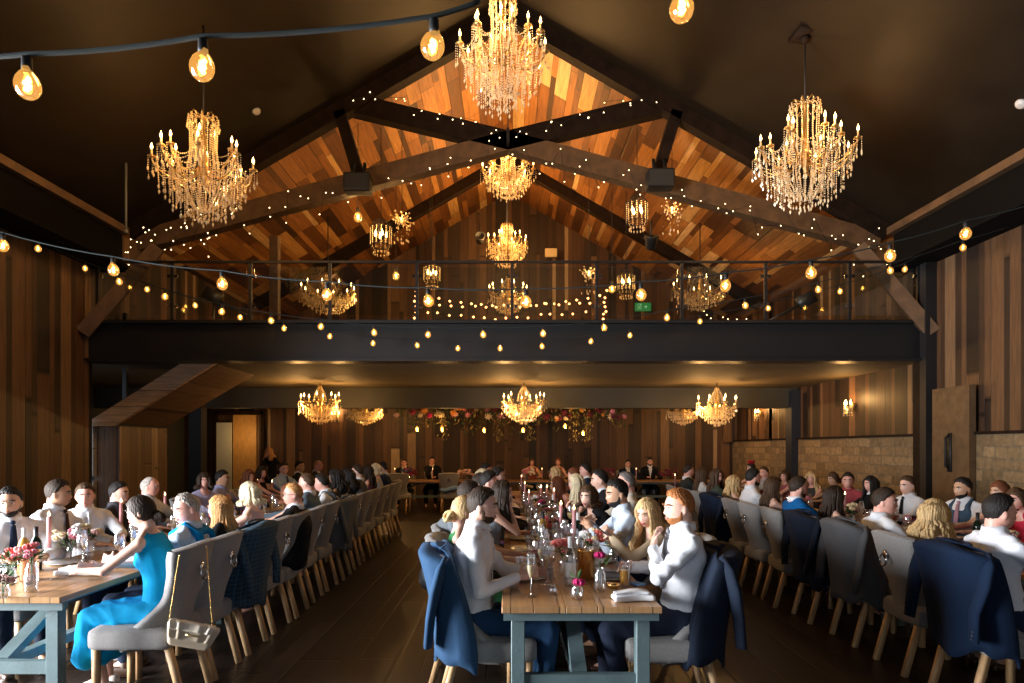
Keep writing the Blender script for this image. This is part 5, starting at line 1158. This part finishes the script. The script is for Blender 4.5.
for i, (Y, px, py, sx, hr, tc, lb) in enumerate(((7.25,480,470,'f',('bun','dark'),(.12,.05,.09),'woman with dark updo and plum dress on the central table\'s left'),(7.9,497,471,'m',('short','black'),CHAR,'black-haired man in charcoal mid-way up the central table\'s left'),(8.6,477,463,'f',('bob','light'),(.3,.25,.2),'pale blonde guest with short hair, central table\'s left'),(9.3,493,463,'f',('bob','auburn'),BLK,'auburn guest beyond the pale blonde, central table\'s left'),(10.0,486,462,'m',('short','black'),BLK,'black-suited guest near the far left of central table'),(10.7,500,463,'f',('long','brown'),(.3,.1,.12),'brown-haired woman in dark rose near the central table\'s far end'))):
    g('CL',Y,px,py,sx,'the '+lb,lb,hair=hr,top='suit' if sx=='m' else 'dress',tcol=tc,bcol=tc)
# central table, right side
g('CR',4.1,679,508,'m','the ginger-haired man','ginger-haired man with short beard, white shirt and grey tie, hand raised to collar', sk='fair',hair=('quiff','ginger'),beard='ginger',tcol=(.84,.86,.90),tie=(.25,.25,.27),bcol=(.015,.022,.045),yaw=10,handL=(-.02,.14,1.015,-.2,.9,-.8),handR=(.12,.26,.86),jacket=(NAVY2,'dark navy'),jshift=.0)
g('CR',4.68,648,513,'f','the woman with the phone','woman with long wavy blonde hair in a champagne sequin dress looking at her phone', sk='fair',hair=('wavy','blonde'),top='longdress',tcol=(.50,.38,.25),bottom='skirt',bcol=(.50,.38,.25),yaw=42,pitch=18,handL=(-.03,.42,1.00),handR=(.06,.40,.95),lean=12,phone=True)
g('CR',5.3,618,494,'m','the dark-bearded man in pale blue','dark-bearded man in a pale blue-white shirt, elbows up on the central table', sk='tan',hair=('fade','black'),beard='black',tcol=(.62,.72,.86),bcol=NAVY,yaw=15,pitch=10,handR=(.0,.36,1.02),handL=(-.08,.36,.98))
g('CR',5.9,590,488,'f','the dark-haired woman in black and white','dark-haired woman in black and white holding a glass of pale wine', sk='fair',hair=('bob','brown'),top='longdress',tcol=BLK,bcol=BLK,turn=22,yaw=30,handL=(-.14,.40,.98),handR=(.14,.40,1.08),wine=True)
g('CR',6.45,626,481,'m','the balding man in cream','grey balding man in a cream shirt behind the dark-bearded man', sk='pink',hair=('crop','darkgrey'),tcol=(.68,.62,.52),bcol=GREYJ)
g('CR',7.1,600,478,'m','the black-haired guest','black-haired guest behind the woman holding pale wine', hair=('short','black'),top='suit',tcol=BLK,bcol=BLK)
g('CR',7.75,577,480,'f','the pale blonde with long hair','long-haired pale blonde woman with bare arm on the central table', hair=('long','light'),top='dress',tcol=(.5,.25,.2),bcol=(.3,.1,.1))
g('CR',8.5,559,473,'f','the long auburn-haired woman','long auburn-haired woman in a coral dress further up the central table', sk='pink',hair=('long','auburn'),top='strapless',tcol=(.4,.10,.08),bcol=(.3,.1,.1))
for i, (Y, px, py, sx, hr, tc, lb) in enumerate(((9.3,574,466,'f',('bun','auburn'),(.3,.05,.08),'red-haired woman with an updo near the centre table\'s far right'),(10.1,590,466,'m',('short','black'),NAVY,'navy-suited man behind the red-haired updo'),(10.9,556,463,'f',('long','blonde'),(.35,.2,.2),'blonde woman at the far right corner of the central table'))):
    g('CR',Y,px,py,sx,'the '+lb,lb,hair=hr,top='suit' if sx=='m' else 'dress',tcol=tc,bcol=tc,sk='pink')
# right table, near side with backs to the aisle
g('RL',4.2,999,513,'m','the man with a black fade haircut','man with a black fade haircut in a white shirt, back to us', sk='pink',hair=('fade','black'),tcol=(.76,.78,.84),bcol=NAVY,yaw=-6,jacket=((.002,.011,.034),'deep navy'))
g('RL',4.85,934,525,'f','the curly blonde woman','woman with curly dark-blonde hair in a cream top, back to us', hair=('curly','blonde'),top='dress',tcol=(.75,.66,.45),bcol=(.6,.55,.4),yaw=8)
g('RL',5.55,884,504,'m','the smiling brown-haired man','brown-haired man in a white shirt glancing back over his shoulder', sk='pink',hair=('short','dark'),tcol=SH,bcol=NAVY,yaw=-35,jacket=(GREYJ,'mid-grey'))
g('RL',6.25,834,497,'f','the woman with a long dark bob','woman with long dark hair and bare back between blue suit and grey jacket', sk='fair',hair=('long','dark'),top='strapless',tcol=(.03,.05,.14),bcol=NAVY,jacket=(NAVY,'dark navy'))
g('RL',6.85,786,488,'m','the man in the royal blue suit','bearded brown-haired man in a royal blue suit on the right aisle', sk='pink',hair=('short','dark'),beard='brown',top='suit',tcol=(.0,.10,.32),bcol=(.0,.06,.2),yaw=0)
g('RL',7.5,757,486,'f','the woman in floral with bare shoulders','brown-haired woman in an off-shoulder floral dress', hair=('long','brown'),top='strapless',tcol=(.5,.35,.45),bcol=(.3,.2,.3))
g('RL',8.1,742,478,'m','the dark-bearded man turning in white','dark-bearded man in a white shirt turned right, beside the red headpiece', sk='pink',hair=('short','black'),beard='black',tcol=SH,bcol=NAVY)
g('RL',8.8,709,483,'f','the highlighted-blonde woman','woman with highlighted blonde wavy hair, navy jacket on her chair', hair=('wavy','blonde'),top='dress',tcol=(.5,.45,.35),bcol=NAVY,jacket=(NAVY,'navy'))
g('RL',9.5,692,476,'f','the woman in glasses','woman in glasses with long brown hair, facing us far up the right table', sk='pink',hair=('long','brown'),top='longdress',tcol=(.05,.07,.05),bcol=BLK,yaw=-55,glasses=True)
g('RL',10.2,682,474,'f','the brown-haired woman in white','brown-haired woman in a white top beyond the woman in glasses', hair=('long','brown'),top='longdress',tcol=(.6,.58,.55),bcol=BLK)
g('RL',11.0,666,471,'m','the man in the dark suit beyond','dark-haired man in a charcoal suit at the far end of the right table', sk='pink',hair=('short','dark'),top='suit',tcol=(.03,.035,.035),bcol=BLK)
# right table, wall side
g('RR',5.75,1017,500,'f','the woman in red at the edge','woman in a red top with brown updo, cut by the photo\'s right edge', sk='pink',hair=('bun','brown'),top='longdress',tcol=(.5,.02,.05),bcol=(.3,.02,.04),yaw=20)
g('RR',6.3,1000,492,'f','the brunette with a hair clip','brunette with a sparkling hair clip behind the black fade haircut', sk='tan',hair=('bun','auburn'),top='dress',tcol=(.4,.05,.08),bcol=BLK,yaw=10)
g('RR',6.9,963,489,'m','the bearded man in the blue waistcoat','dark-bearded man in a slate blue waistcoat facing left by the stone wall', sk='tan',hair=('fade','black'),beard='black',vest=(.05,.09,.14),tcol=(.78,.78,.80),tie=(.45,.25,.3),turn=22,yaw=-10,bcol=NAVY)
g('RR',7.8,908,486,'m','the young man with a dark tie','young brown-haired man in white shirt and dark tie facing left', sk='fair',hair=('short','brown'),tcol=SH,tie=BLK,turn=15,yaw=0,bcol=NAVY)
g('RR',8.5,871,484,'f','the long-black-haired woman','woman with long black hair in a black jacket with white collar', sk='pink',hair=('long','black'),top='suit',tcol=BLK,bcol=BLK,yaw=10)
g('RR',9.1,848,490,'m','the ruddy person in red','dark-haired person in a rose-red top facing us across the right table', sk='pink',hair=('short','dark'),tcol=(.45,.08,.10),turn=35,yaw=25,bcol=BLK)
g('RR',9.8,838,479,'f','the brown-haired woman near the stone','brown-haired woman looking down before the stone wall', sk='tan',hair=('bun','brown'),top='dress',tcol=(.1,.1,.1),bcol=BLK,yaw=20,pitch=15)
g('RR',10.5,817,482,'f','the blonde woman facing us','blonde curly-haired woman facing us right of the navy column', sk='pink',hair=('curly','blonde'),top='dress',tcol=(.05,.05,.05),bcol=BLK,turn=30,yaw=20)
g('RR',11.3,785,478,'f','the woman left of the column','woman with brown hair seated just left of the navy column', sk='pink',hair=('bob','brown'),top='dress',tcol=(.3,.1,.12),bcol=BLK,yaw=40)
g('RR',12.0,764,474,'m','the brown-haired far man','brown-haired man far along the wall side of the right table', sk='pink',hair=('short','brown'),tcol=(.4,.4,.42),yaw=35,bcol=BLK)
g('RR',12.8,751,468,'f','the woman with the red headpiece','woman wearing a red flower headpiece at the right table\'s far end', sk='fair',hair=('bun','dark'),top='dress',tcol=(.4,.02,.03),bcol=BLK,yaw=20,redhat=True)
INFO = {}
def seat(row, Y, px, py, sex, sd, label, k):
    k = dict(k); facing = -PI/2 if row[1] == 'L' and row != 'LR' or row == 'RL' or row == 'LL' or row == 'CL' else PI/2
    facing = {'LL': -PI/2, 'CL': -PI/2, 'RL': -PI/2, 'LR': PI/2, 'CR': PI/2, 'RR': PI/2}[row]; sg = 1 if facing < 0 else -1
    rx = ROWX[row]; jk = k.pop('jacket', None); k.pop('jshift', None); phone = k.pop('phone', 0); wine = k.pop('wine', 0); turn = math.radians(k.pop('turn', 0)); redhat = k.pop('redhat', 0)
    X = (px-CX)*Y/F; d = (X-rx)*sg
    if d < -.13 and px != 294: d = -.13; px = CX+(rx+sg*d)*F/Y
    k.setdefault('lean', math.degrees(math.asin(max(-.14, min(.55, (d-.06)/.66)))))
    lod = 0 if Y < 5.7 else (1 if Y < 8.0 else 2)
    side_name = {'LL': 'wall side of the left table', 'LR': 'aisle side of the left table', 'CL': 'left side of the central table', 'CR': 'right side of the central table', 'RL': 'aisle side of the right table', 'RR': 'wall side of the right table'}[row]
    hl = k.pop('handL', 'table'); hr = k.pop('handR', 'table')
    t, inf = person((0,0,0), facing+turn, label, sex, headpx=(px, py, Y), lod=lod, handL=hl, handR=hr, group='guests on the '+side_name, **k)
    # keep hips on the chair: chair goes under the hips
    cx = inf['loc'][0]-sg*.05; cx = rx+max(-.10, min(.16, cx-rx)) if sg < 0 else rx+max(-.16, min(.10, cx-rx))
    rzc = facing+random.uniform(-.06, .06)-(.04 if row == 'LR' and Y < 4.5 else 0)
    cx += {'CL': .10, 'CR': -.10}.get(row, 0)-(.04 if row == 'LR' and Y < 4.5 else 0)
    c = chair(cx, Y, rzc, ('grey upholstered chair under ' if len(sd.split()) < 12 else 'grey chair under ')+' '.join(sd.split()[:13]), 'dining chairs on the '+side_name)
    if jk:
        m = cloth_mat('jk_'+jk[1].replace(' ', '_'), jk[0]); jacket(c, m, '%s suit jacket hung over the chair of %s' % (jk[1], sd), NP[0])
    INFO[(row, Y)] = (inf, c)
    if phone:
        W = toworld(inf, inf['ARM'][-1][1]); ph = root('smartphone', W+Vector((-.085, -.015, .055)), facing+.2, 'black smartphone held by the blonde woman in the sequin dress', 'phone')
        o = obj('phone_body', MB().rbox((0,0,0), (.072,.15,.009), .004, k=4), M_black, ph); obj('screen', MB().box((0,0,.0052), (.064,.138,.001)), mat('phone_screen', (.1,.15,.2), .1, emit=.5, ecol=(.4,.5,.6)), o); ph.rotation_euler = (.7, 0, facing)
    if wine:
        W = toworld(inf, inf['ARM'][-1][1]); ware('white', W+Vector((-.10, -.02, -.07)), '', label='stemmed glass of pale wine held by the dark-haired woman in black')
    if redhat:
        hc = toworld(inf, inf['hc']); f = root('headpiece', hc+Vector((-.02,-.05,.10)), 0, 'red flower headpiece worn by the woman at the far end', 'headpiece'); link('flower_head', bloom_mesh(MB(), (0,0,0), .075, 3).mesh('flower_head', mat('red_felt', (.5,.01,.02), .8)), f); 
for row, Y, px, py, sx, sd, lb, k in P_: seat(row, Y, px, py, sx, sd, lb, k)
# chairs without a visible sitter
for row, Y, lb in (('LR', 12.9, 'empty-looking grey chair at the far end of the left table\'s aisle side'), ('CL', 11.4, 'grey chair at the far left corner of the central table'), ('CR', 11.6, 'grey chair at the far right corner of the central table')):
    chair(ROWX[row], Y, -PI/2 if row == 'CL' else PI/2, lb, None)
# two more jackets on the left row
jacket(INFO[('LR', 5.35)][1], cloth_mat('plaid', (.018,.045,.075), True), 'dark teal plaid jacket hung over the chair of the strawberry-blonde woman', 5)
jacket(INFO[('LR', 8.25)][1], cloth_mat('jk_light_grey', (.17,.18,.19)), 'light grey suit jacket hung over a chair half-way down the left aisle', 8)
# top table guests, seen between the rows, and others at the back
def back_guest(px, py, Y, sex, label, rz=PI, **k):
    t, inf = person((0,0,0), rz, label, sex, headpx=(px, py, Y), lod=2, group='guests at the far end', **k)
    chair(inf['loc'][0], inf['loc'][1], rz, 'grey chair under the '+' '.join(label.split(',')[0].split()[:12]), 'dining chairs at the far end')
back_guest(404, 463, 18.1, 'm', 'dark-haired man in a black suit and white shirt, left of the top-table pair', hair=('short','black'), top='suit', tcol=BLK, bcol=BLK, tie=(.4,.05,.06), sk='pink', handL='chin')
back_guest(432, 461, 18.1, 'm', 'black-suited man with hand at his mouth, right of the top-table pair', hair=('short','black'), top='suit', tcol=BLK, bcol=BLK, sk='pink', handR='chin', yaw=10)
back_guest(532, 461, 18.1, 'f', 'smiling woman in a warm red dress facing us beyond the central table', hair=('bob','brown'), top='dress', tcol=(.3,.08,.05), bcol=BLK, sk='pink')
back_guest(558, 461, 18.1, 'f', 'red-haired woman facing us at the top table, right of the smiling woman', hair=('bun','auburn'), top='dress', tcol=(.4,.12,.08), bcol=BLK, sk='pink')
back_guest(628, 464, 18.1, 'm', 'dark-haired man in a navy suit at the top table below the garland\'s right end', hair=('short','dark'), top='suit', tcol=NAVY, bcol=BLK, sk='pink')
back_guest(650, 462, 18.1, 'm', 'bearded man in a black suit and white shirt, rightmost at the top table', hair=('short','black'), beard='black', top='suit', tcol=BLK, bcol=BLK, sk='pink')
person((0,0,0), PI-.5, 'standing blonde woman in black near the back wall at left', 'f', headpx=(269, 444, 17.6), lod=2, stand=True, hair=('curly','strawberry'), top='longdress', tcol=BLK, bottom='trousers', bcol=BLK, sk='pink', handR='chin', handL='down')
for px, Y, lb in ((400, 16.4, 'grey chair with its back to us in front of the top table, left'), (450, 16.6, 'grey chair with a light blue garment in front of the top table')):
    c = chair((px-CX)*Y/F, Y, 0, lb, None)
tag(obj('folded_shawl', MB().rbox(PX(450, 489, 16.35), (.5,.12,.10), .04, k=10, fn=lambda P: P+np.stack([0*P[...,0], 0*P[...,0], .03*np.sin(P[...,0]*12)], -1)), cloth_mat('lightblue', (.25,.42,.75))), 'light blue garment laid over the chair in front of the top table', 'garment')
# ---------------------------------------------------------------- things on the tables
TZ = .761
def seatware(tb, Y0, Y1, step, dense=True, skip=()):
    tx, ty, tw = TABS[tb]; rr = random.Random(hash(tb) % 97 if False else ord(tb)); Y = Y0; nm = TN[tb]
    while Y < Y1:
        for s_ in (-1, 1):
            ex = tx+s_*(tw/2); far = Y > 9
            if not far: ware('plate', (ex-s_*.17, Y, TZ), nm)
            items = [('wine', .30), ('flute', .27), ('tumbler', .22)] if not far else [('wine', .28)]
            if dense and not far: items.append(('red' if rr.random() < .35 else 'wine', .34))
            for j, (kd, dd) in enumerate(items):
                if rr.random() < .1: continue
                if kd == 'wine' and rr.random() < .3: kd = 'white' if rr.random() < .4 else 'red'
                if kd == 'tumbler' and rr.random() < .2: kd = 'pint'
                yy = Y+(-.10+.095*j)+rr.uniform(-.02,.02)+.12; xx = ex-s_*(dd-.02*(j % 2)+rr.uniform(-.015,.015))
                ware(kd, (xx, yy, TZ), nm)
        Y += step
seatware('C', 4.35, 12.5, .62); seatware('L', 4.9, 11.5, .66, False); seatware('R', 4.3, 11.5, .66, False)
def on(px, py, Y=None, z=TZ):                    # a spot on the table top seen at a pixel
    Y = F*(CH-z)/(py-CY); return Vector(((px-CX)*Y/F, Y, z))
rr = random.Random(77); Y = 4.5
while Y < 9.5:
    for q in range(5):
        kd = rr.choice(['wine','flute','wine','flute','red','white','tumbler']); ware(kd, (.40+rr.uniform(-.20,.12), Y+rr.uniform(0,.3), TZ), 'central long table')
    Y += .42
# near end of the central table
ware('tumbler', on(514,590), '', label='tumbler of iced water nearest the central table\'s left corner')
ware('stout', on(522,584)+Vector((0,.12,0)), '', label='dark glass of stout behind the iced water at the left corner')
ware('flute', on(531,597), '', label='champagne flute standing nearest us on the central table', scale=1.05)
ware('flute', on(546,585), '', label='second champagne flute, just behind and right of the nearest one', scale=1.05)
ware('pint', on(538,569), '', label='glass of lager standing among the flutes, left half of the central table')
ware('tumbler', on(548,577), '', label='clear tumbler between the lager and the clear bottle, central table')
ware('flute', on(541,575), '', label='third champagne flute, in front of the lager on the central table')
ware('pint', on(625,586), '', label='half-drunk glass of golden lager before the ginger-haired man')
tag(obj('tea_light_holder', MB().rbox(on(553,594)+Vector((0,0,.022)), (.05,.05,.045), .010, k=4).lathe([(.014,.045),(.016,.052),(.0,.05)], on(553,594), 10), thin_glass('frosted_cube', (.9,.85,.82), .35)), 'small square glass tea-light holder on the central table\'s near end', 'candle holder')
flowers(on(577,599), 'low round bud vase holding one magenta rose, nearest on the central table', ['magenta'], r=.012, h=.115, n=1, seed=2, big=1.15, leaves=3)
flowers(on(600,592), 'clear jar with one deep pink rose on a stem, beside the gold cooler', ['magenta'], r=.01, h=.21, n=1, seed=3, big=1.0, leaves=6)
cooler(on(586,579), 'shiny gold wine cooler at the near end of the central table', M_gold)
bottle(on(570,586), 'clear glass bottle beside the gold cooler, central table', M_clearb, M_capwhite)
flowers(on(564,575), 'vase of coral and white blooms left of the gold cooler', ['coral','coral','pink','white'], r=.08, h=.18, n=6, seed=5)
flowers(on(590,566), 'vase of white and coral blooms behind the gold cooler', ['white','coral','cream','coral','pink'], r=.10, h=.20, n=9, seed=6)
flowers(on(613,562), 'vase of large white roses right of the gold cooler', ['white','cream','white'], r=.09, h=.15, n=7, seed=7, big=1.2)
napkin(on(633,600), 'rolled white napkin at the near right corner of the central table', M_white, .1, (.24,.11), 1)
tag(obj('card_packet', MB().rbox(on(637,585)+Vector((0,0,.008)), (.07,.09,.014), .003, Euler((0,0,.5)).to_matrix(), 4), mat('blue_card', (.12,.25,.45), .5)), 'small blue packet behind the rolled white napkin', 'packet')
napkin(on(512,571), 'crumpled white napkin under the white-shirted man\'s hands', M_white, .4, (.18,.12), 2)
napkin(on(520,557), 'crumpled white napkin before the man in the grey suit', M_white, 1.2, (.18,.12), 3)
napkin(on(610,577), 'folded grey-white napkin on the plate before the phone woman', mat('grey_napkin', (.45,.46,.50), .9), .2, (.16,.10), 4)
tag(obj('condiment_dish', MB().lathe([(.0,.003),(.03,.002),(.042,.02),(.038,.03),(.0,.028)], on(613,588), 16), M_gold), 'small brass dish left of the golden lager', 'dish')
for i, (px, tip, base, h) in enumerate(((574,517,551,.27),(561,508,543,.27),(554,488,520,.27),(547,477,508,.22),(541,490,508,.22))):
    Y = F*(CH-TZ)/(base-CY); X = (px-CX)*Y/F
    candle(Vector((X, Y, TZ)), ['nearest', 'second nearest', 'third nearest', 'fourth nearest', 'fifth nearest'][i]+' tall pink taper candle on the central table', h=h, fat=1.5)
bottle(on(543,546), 'amber bottle among the glasses of the central table', M_amberglass, M_capdark)
bottle(on(578,548), 'dark bottle with white label behind the nearest pink candle', M_winegreen, M_capwhite)
bottle(on(553,520), 'dark bottle beyond the second pink candle', M_winegreen, M_capwhite)
rr = random.Random(12)
for i, Y in enumerate((6.1, 7.0, 7.9, 8.9, 10.0, 11.2)):
    flowers(Vector((.40+rr.uniform(-.1,.1), Y, TZ)), ['low mixed posy half-way up the central table','pink and cream posy beyond the half-way posy','burgundy posy beyond the pink one','fourth posy up the central table','fifth posy up the central table','farthest posy on the central table'][i], [['pink','cream','coral'],['pink','blush','cream'],['burgundy','magenta','cream'],['pink','white'],['burgundy','pink'],['cream','pink']][i], r=.09, h=.16, n=7, seed=20+i, leaves=14)
    if i % 2: candle(Vector((.24, Y+.55, TZ)), 'pink taper candle further up the central table', 'far tapers of the central table', .27)
napkin(Vector((.32, 6.5, TZ+.05)), 'pink folded napkin standing among the glasses', mat('pink_cloth', (.62,.30,.34), .9), .5, (.16,.09), 7)
# left table
cooler(on(29,580), 'copper wine cooler standing near the left table\'s end', mat('hammered_copper', (.90,.48,.28), .25, metal=1, bump=.2, bscale=90))
bottle(on(24,572), 'amber-necked bottle behind the copper cooler', M_amberglass, M_capwhite)
bottle(on(36,570), 'dark bottle with white capsule right of the copper cooler', M_winegreen, M_capdark)
for i, (px, base, h) in enumerate(((49,562,.27),(121,539,.27),(165,520,.22),(202,511,.22),(258,497,.22),(272,500,.22))):
    Y = F*(CH-TZ)/(base-CY); candle(Vector(((px-CX)*Y/F, Y, TZ)), ['tallest pink candle beside the copper cooler','pink candle before the woman in blue','pink candle beside the grey-haired waistcoat man','pink candle before the woman in lavender','pink candle before the light-blue-shirted man','pink candle near the bald man with glasses'][i], h=h, fat=1.5)
flowers(on(10,585), 'vase of pink and white flowers at the left edge, left table', ['pink','blush','white','coral'], r=.13, h=.17, n=10, seed=31)
flowers(on(3,598), 'low jar with greenery and a pink bloom at the left edge', ['blush'], r=.05, h=.10, n=3, seed=32, leaves=30)
flowers(on(71,560), 'mixed bouquet with a magenta rose in the middle of the left table', ['white','magenta','cream','white','pink'], r=.14, h=.17, n=13, seed=33, leaves=40)
flowers(on(89,553), 'blush and white bouquet before the ruddy man', ['white','blush','cream'], r=.12, h=.17, n=10, seed=34)
flowers(on(215,512), 'lavender-pink bouquet before the lavender guests', ['blush','pink','white'], r=.17, h=.17, n=13, seed=35, big=1.2)
flowers(on(232,507), 'second pale bouquet further along the left table', ['blush','cream'], r=.14, h=.16, n=9, seed=36)
flowers(on(20,590)+Vector((0,.1,0)), 'pink plume-like bloom leaning beside the copper cooler', ['coral','pink'], r=.06, h=.22, n=4, seed=37)
ware('tumbler', on(31,592), '', label='square-looking tumbler in front of the copper cooler', scale=1.05)
napkin(on(84,574), 'folded white napkin under the elbow of the woman in blue', M_white, .1, (.30,.16), 9)
tag(obj('table_knife', MB().bar(on(50,580)+Vector((0,0,.004)), on(66,577)+Vector((0,0,.004)), .016, .004).bar(on(66,577)+Vector((0,0,.005)), on(72,574)+Vector((0,0,.005)), .012, .006), M_chrome), 'dark steel knife lying beside the folded white napkin', 'cutlery')
ware('pint', on(196,526), '', label='glass of golden lager before the blue-waistcoat man')
for i, Y in enumerate((9.4, 10.6, 11.8)): flowers(Vector((-3.0, Y, TZ)), ['rose and burgundy', 'cream', 'burgundy'][i]+' posy towards the far end of the left table', [['pink','burgundy'],['cream','blush'],['burgundy','magenta']][i], r=.12, h=.16, n=8, seed=50+i, leaves=14); candle(Vector((-3.1, Y+.5, TZ)), 'pink taper candle far down the left table', 'far tapers of the left table')
# right table
bottle(on(966,548)+Vector((.1,0,0)), 'dark wine bottle on the right table before the blue waistcoat man', M_winegreen, M_capdark)
bottle(on(974,546)+Vector((.14,0,0)), 'dark wine bottle with gold foil, right of the other one', M_winegreen, M_gold)
for i, Y in enumerate((5.2, 6.4, 7.6, 8.9, 10.2, 11.4)):
    flowers(Vector((3.95, Y, TZ)), ['nearest', 'second', 'third', 'fourth', 'fifth', 'farthest'][i]+' low posy along the right table', [['pink','cream'],['burgundy','pink'],['cream','blush'],['pink'],['burgundy'],['cream']][i], r=.1, h=.15, n=7, seed=60+i, leaves=14)
for i, (px, base) in enumerate(((845,519),(768,503),(723,495),(675,490))):
    Y = F*(CH-TZ)/(base-CY); candle(Vector(((px-CX)*Y/F, Y, TZ)), ['pink candle before the person in rose-red','pink candle left of the navy column','pink candle beyond the highlighted-blonde woman','farthest pink candle of the right table'][i], h=.22, fat=1.5)
# top table
for i, x in enumerate((-3.0, -2.0, -.2, .9, 2.0, 3.4)):
    candle(Vector((x, 17.5, TZ)), 'slim lit candle on the top table', 'candles on the top table')
for i, x in enumerate((-2.6, -1.1, .5, 2.6, 4.2)):
    flowers(Vector((x, 17.35, TZ)), ['burgundy bouquet at the left end of the top table','pale pink ball of flowers on the top table','mixed bouquet at the middle of the top table','burgundy and pink bouquet right of middle, top table','bouquet at the right end of the top table'][i], [['burgundy','magenta','blue'],['blush'],['pink','white'],['burgundy','pink'],['burgundy']][i], r=.2, h=.2, n=13, seed=70+i, big=1.7, leaves=14)
# ---------------------------------------------------------------- bag, things on the floor
c1 = INFO[('LR', 4.35)][1]; Rz = Matrix.Rotation(c1.rotation_euler.z, 3, 'Z'); bp = c1.location+Rz @ Vector((-.24, -.36, .47))
bg = root('clutch_bag', bp, .35, 'pleated champagne clutch bag hanging by a chain from the blue-dress woman\'s chair', 'bag')
def pl(P): return P+np.stack([.03*P[...,2]/.1*np.sign(P[...,0])*np.abs(P[...,0])/.15, .010*np.sin(P[...,0]*110)*(P[...,2] > -.02), 0*P[...,0]], -1)
obj('bag_body', MB().rbox((0,0,-.02), (.28,.07,.15), .028, Euler((0,.28,0)).to_matrix(), 40, pl), mat('champagne_satin', (.68,.55,.40), .35), bg)
obj('flap', MB().rbox((.005,-.012,.035), (.27,.07,.06), .02, Euler((0,.28,0)).to_matrix(), 40, pl), mat('champagne_satin_pleats', (.80,.70,.56), .35), bg)
obj('clasp', MB().bar((-.03,-.045,-.0), (.05,-.048,-.02), .008), M_gold, bg)
ch_ = MB()
Ri = Matrix.Rotation(-.35, 3, 'Z')
for x, cl in ((-.13, (-.27,-.30,.955)), (.12, (-.12,-.40,.985))):
    for i in range(34): tp = Ri @ (c1.location+Rz @ Vector(cl)-bp); q = Vector((x, 0, .04)).lerp(tp, i/33); ch_.octa(q, .006, .010)
obj('chain', ch_, M_gold, bg)
sb = root('silver_bag', (.27, 4.0, 0), .3, 'crumpled metallic silver bag on the floor under the central table', 'bag')
def cr_(P): return P+.018*np.stack([np.sin(P[...,1]*45+P[...,2]*30), np.sin(P[...,0]*50+1), np.sin(P[...,0]*38+P[...,1]*31)], -1)
obj('bag_body', MB().rbox((0,0,.09), (.34,.20,.14), .05, k=22, fn=cr_), mat('silver_foil', (.75,.76,.78), .22, metal=1), sb)
obj('bag_handle', MB().tube([(-.08+.0*i, 0, .15) if i == 0 else (-.08*math.cos(i*PI/8), .01, .15+.08*math.sin(i*PI/8)) for i in range(9)], .007, 6), M_chrome, sb)
bpy.data.scenes.remove(TMP)
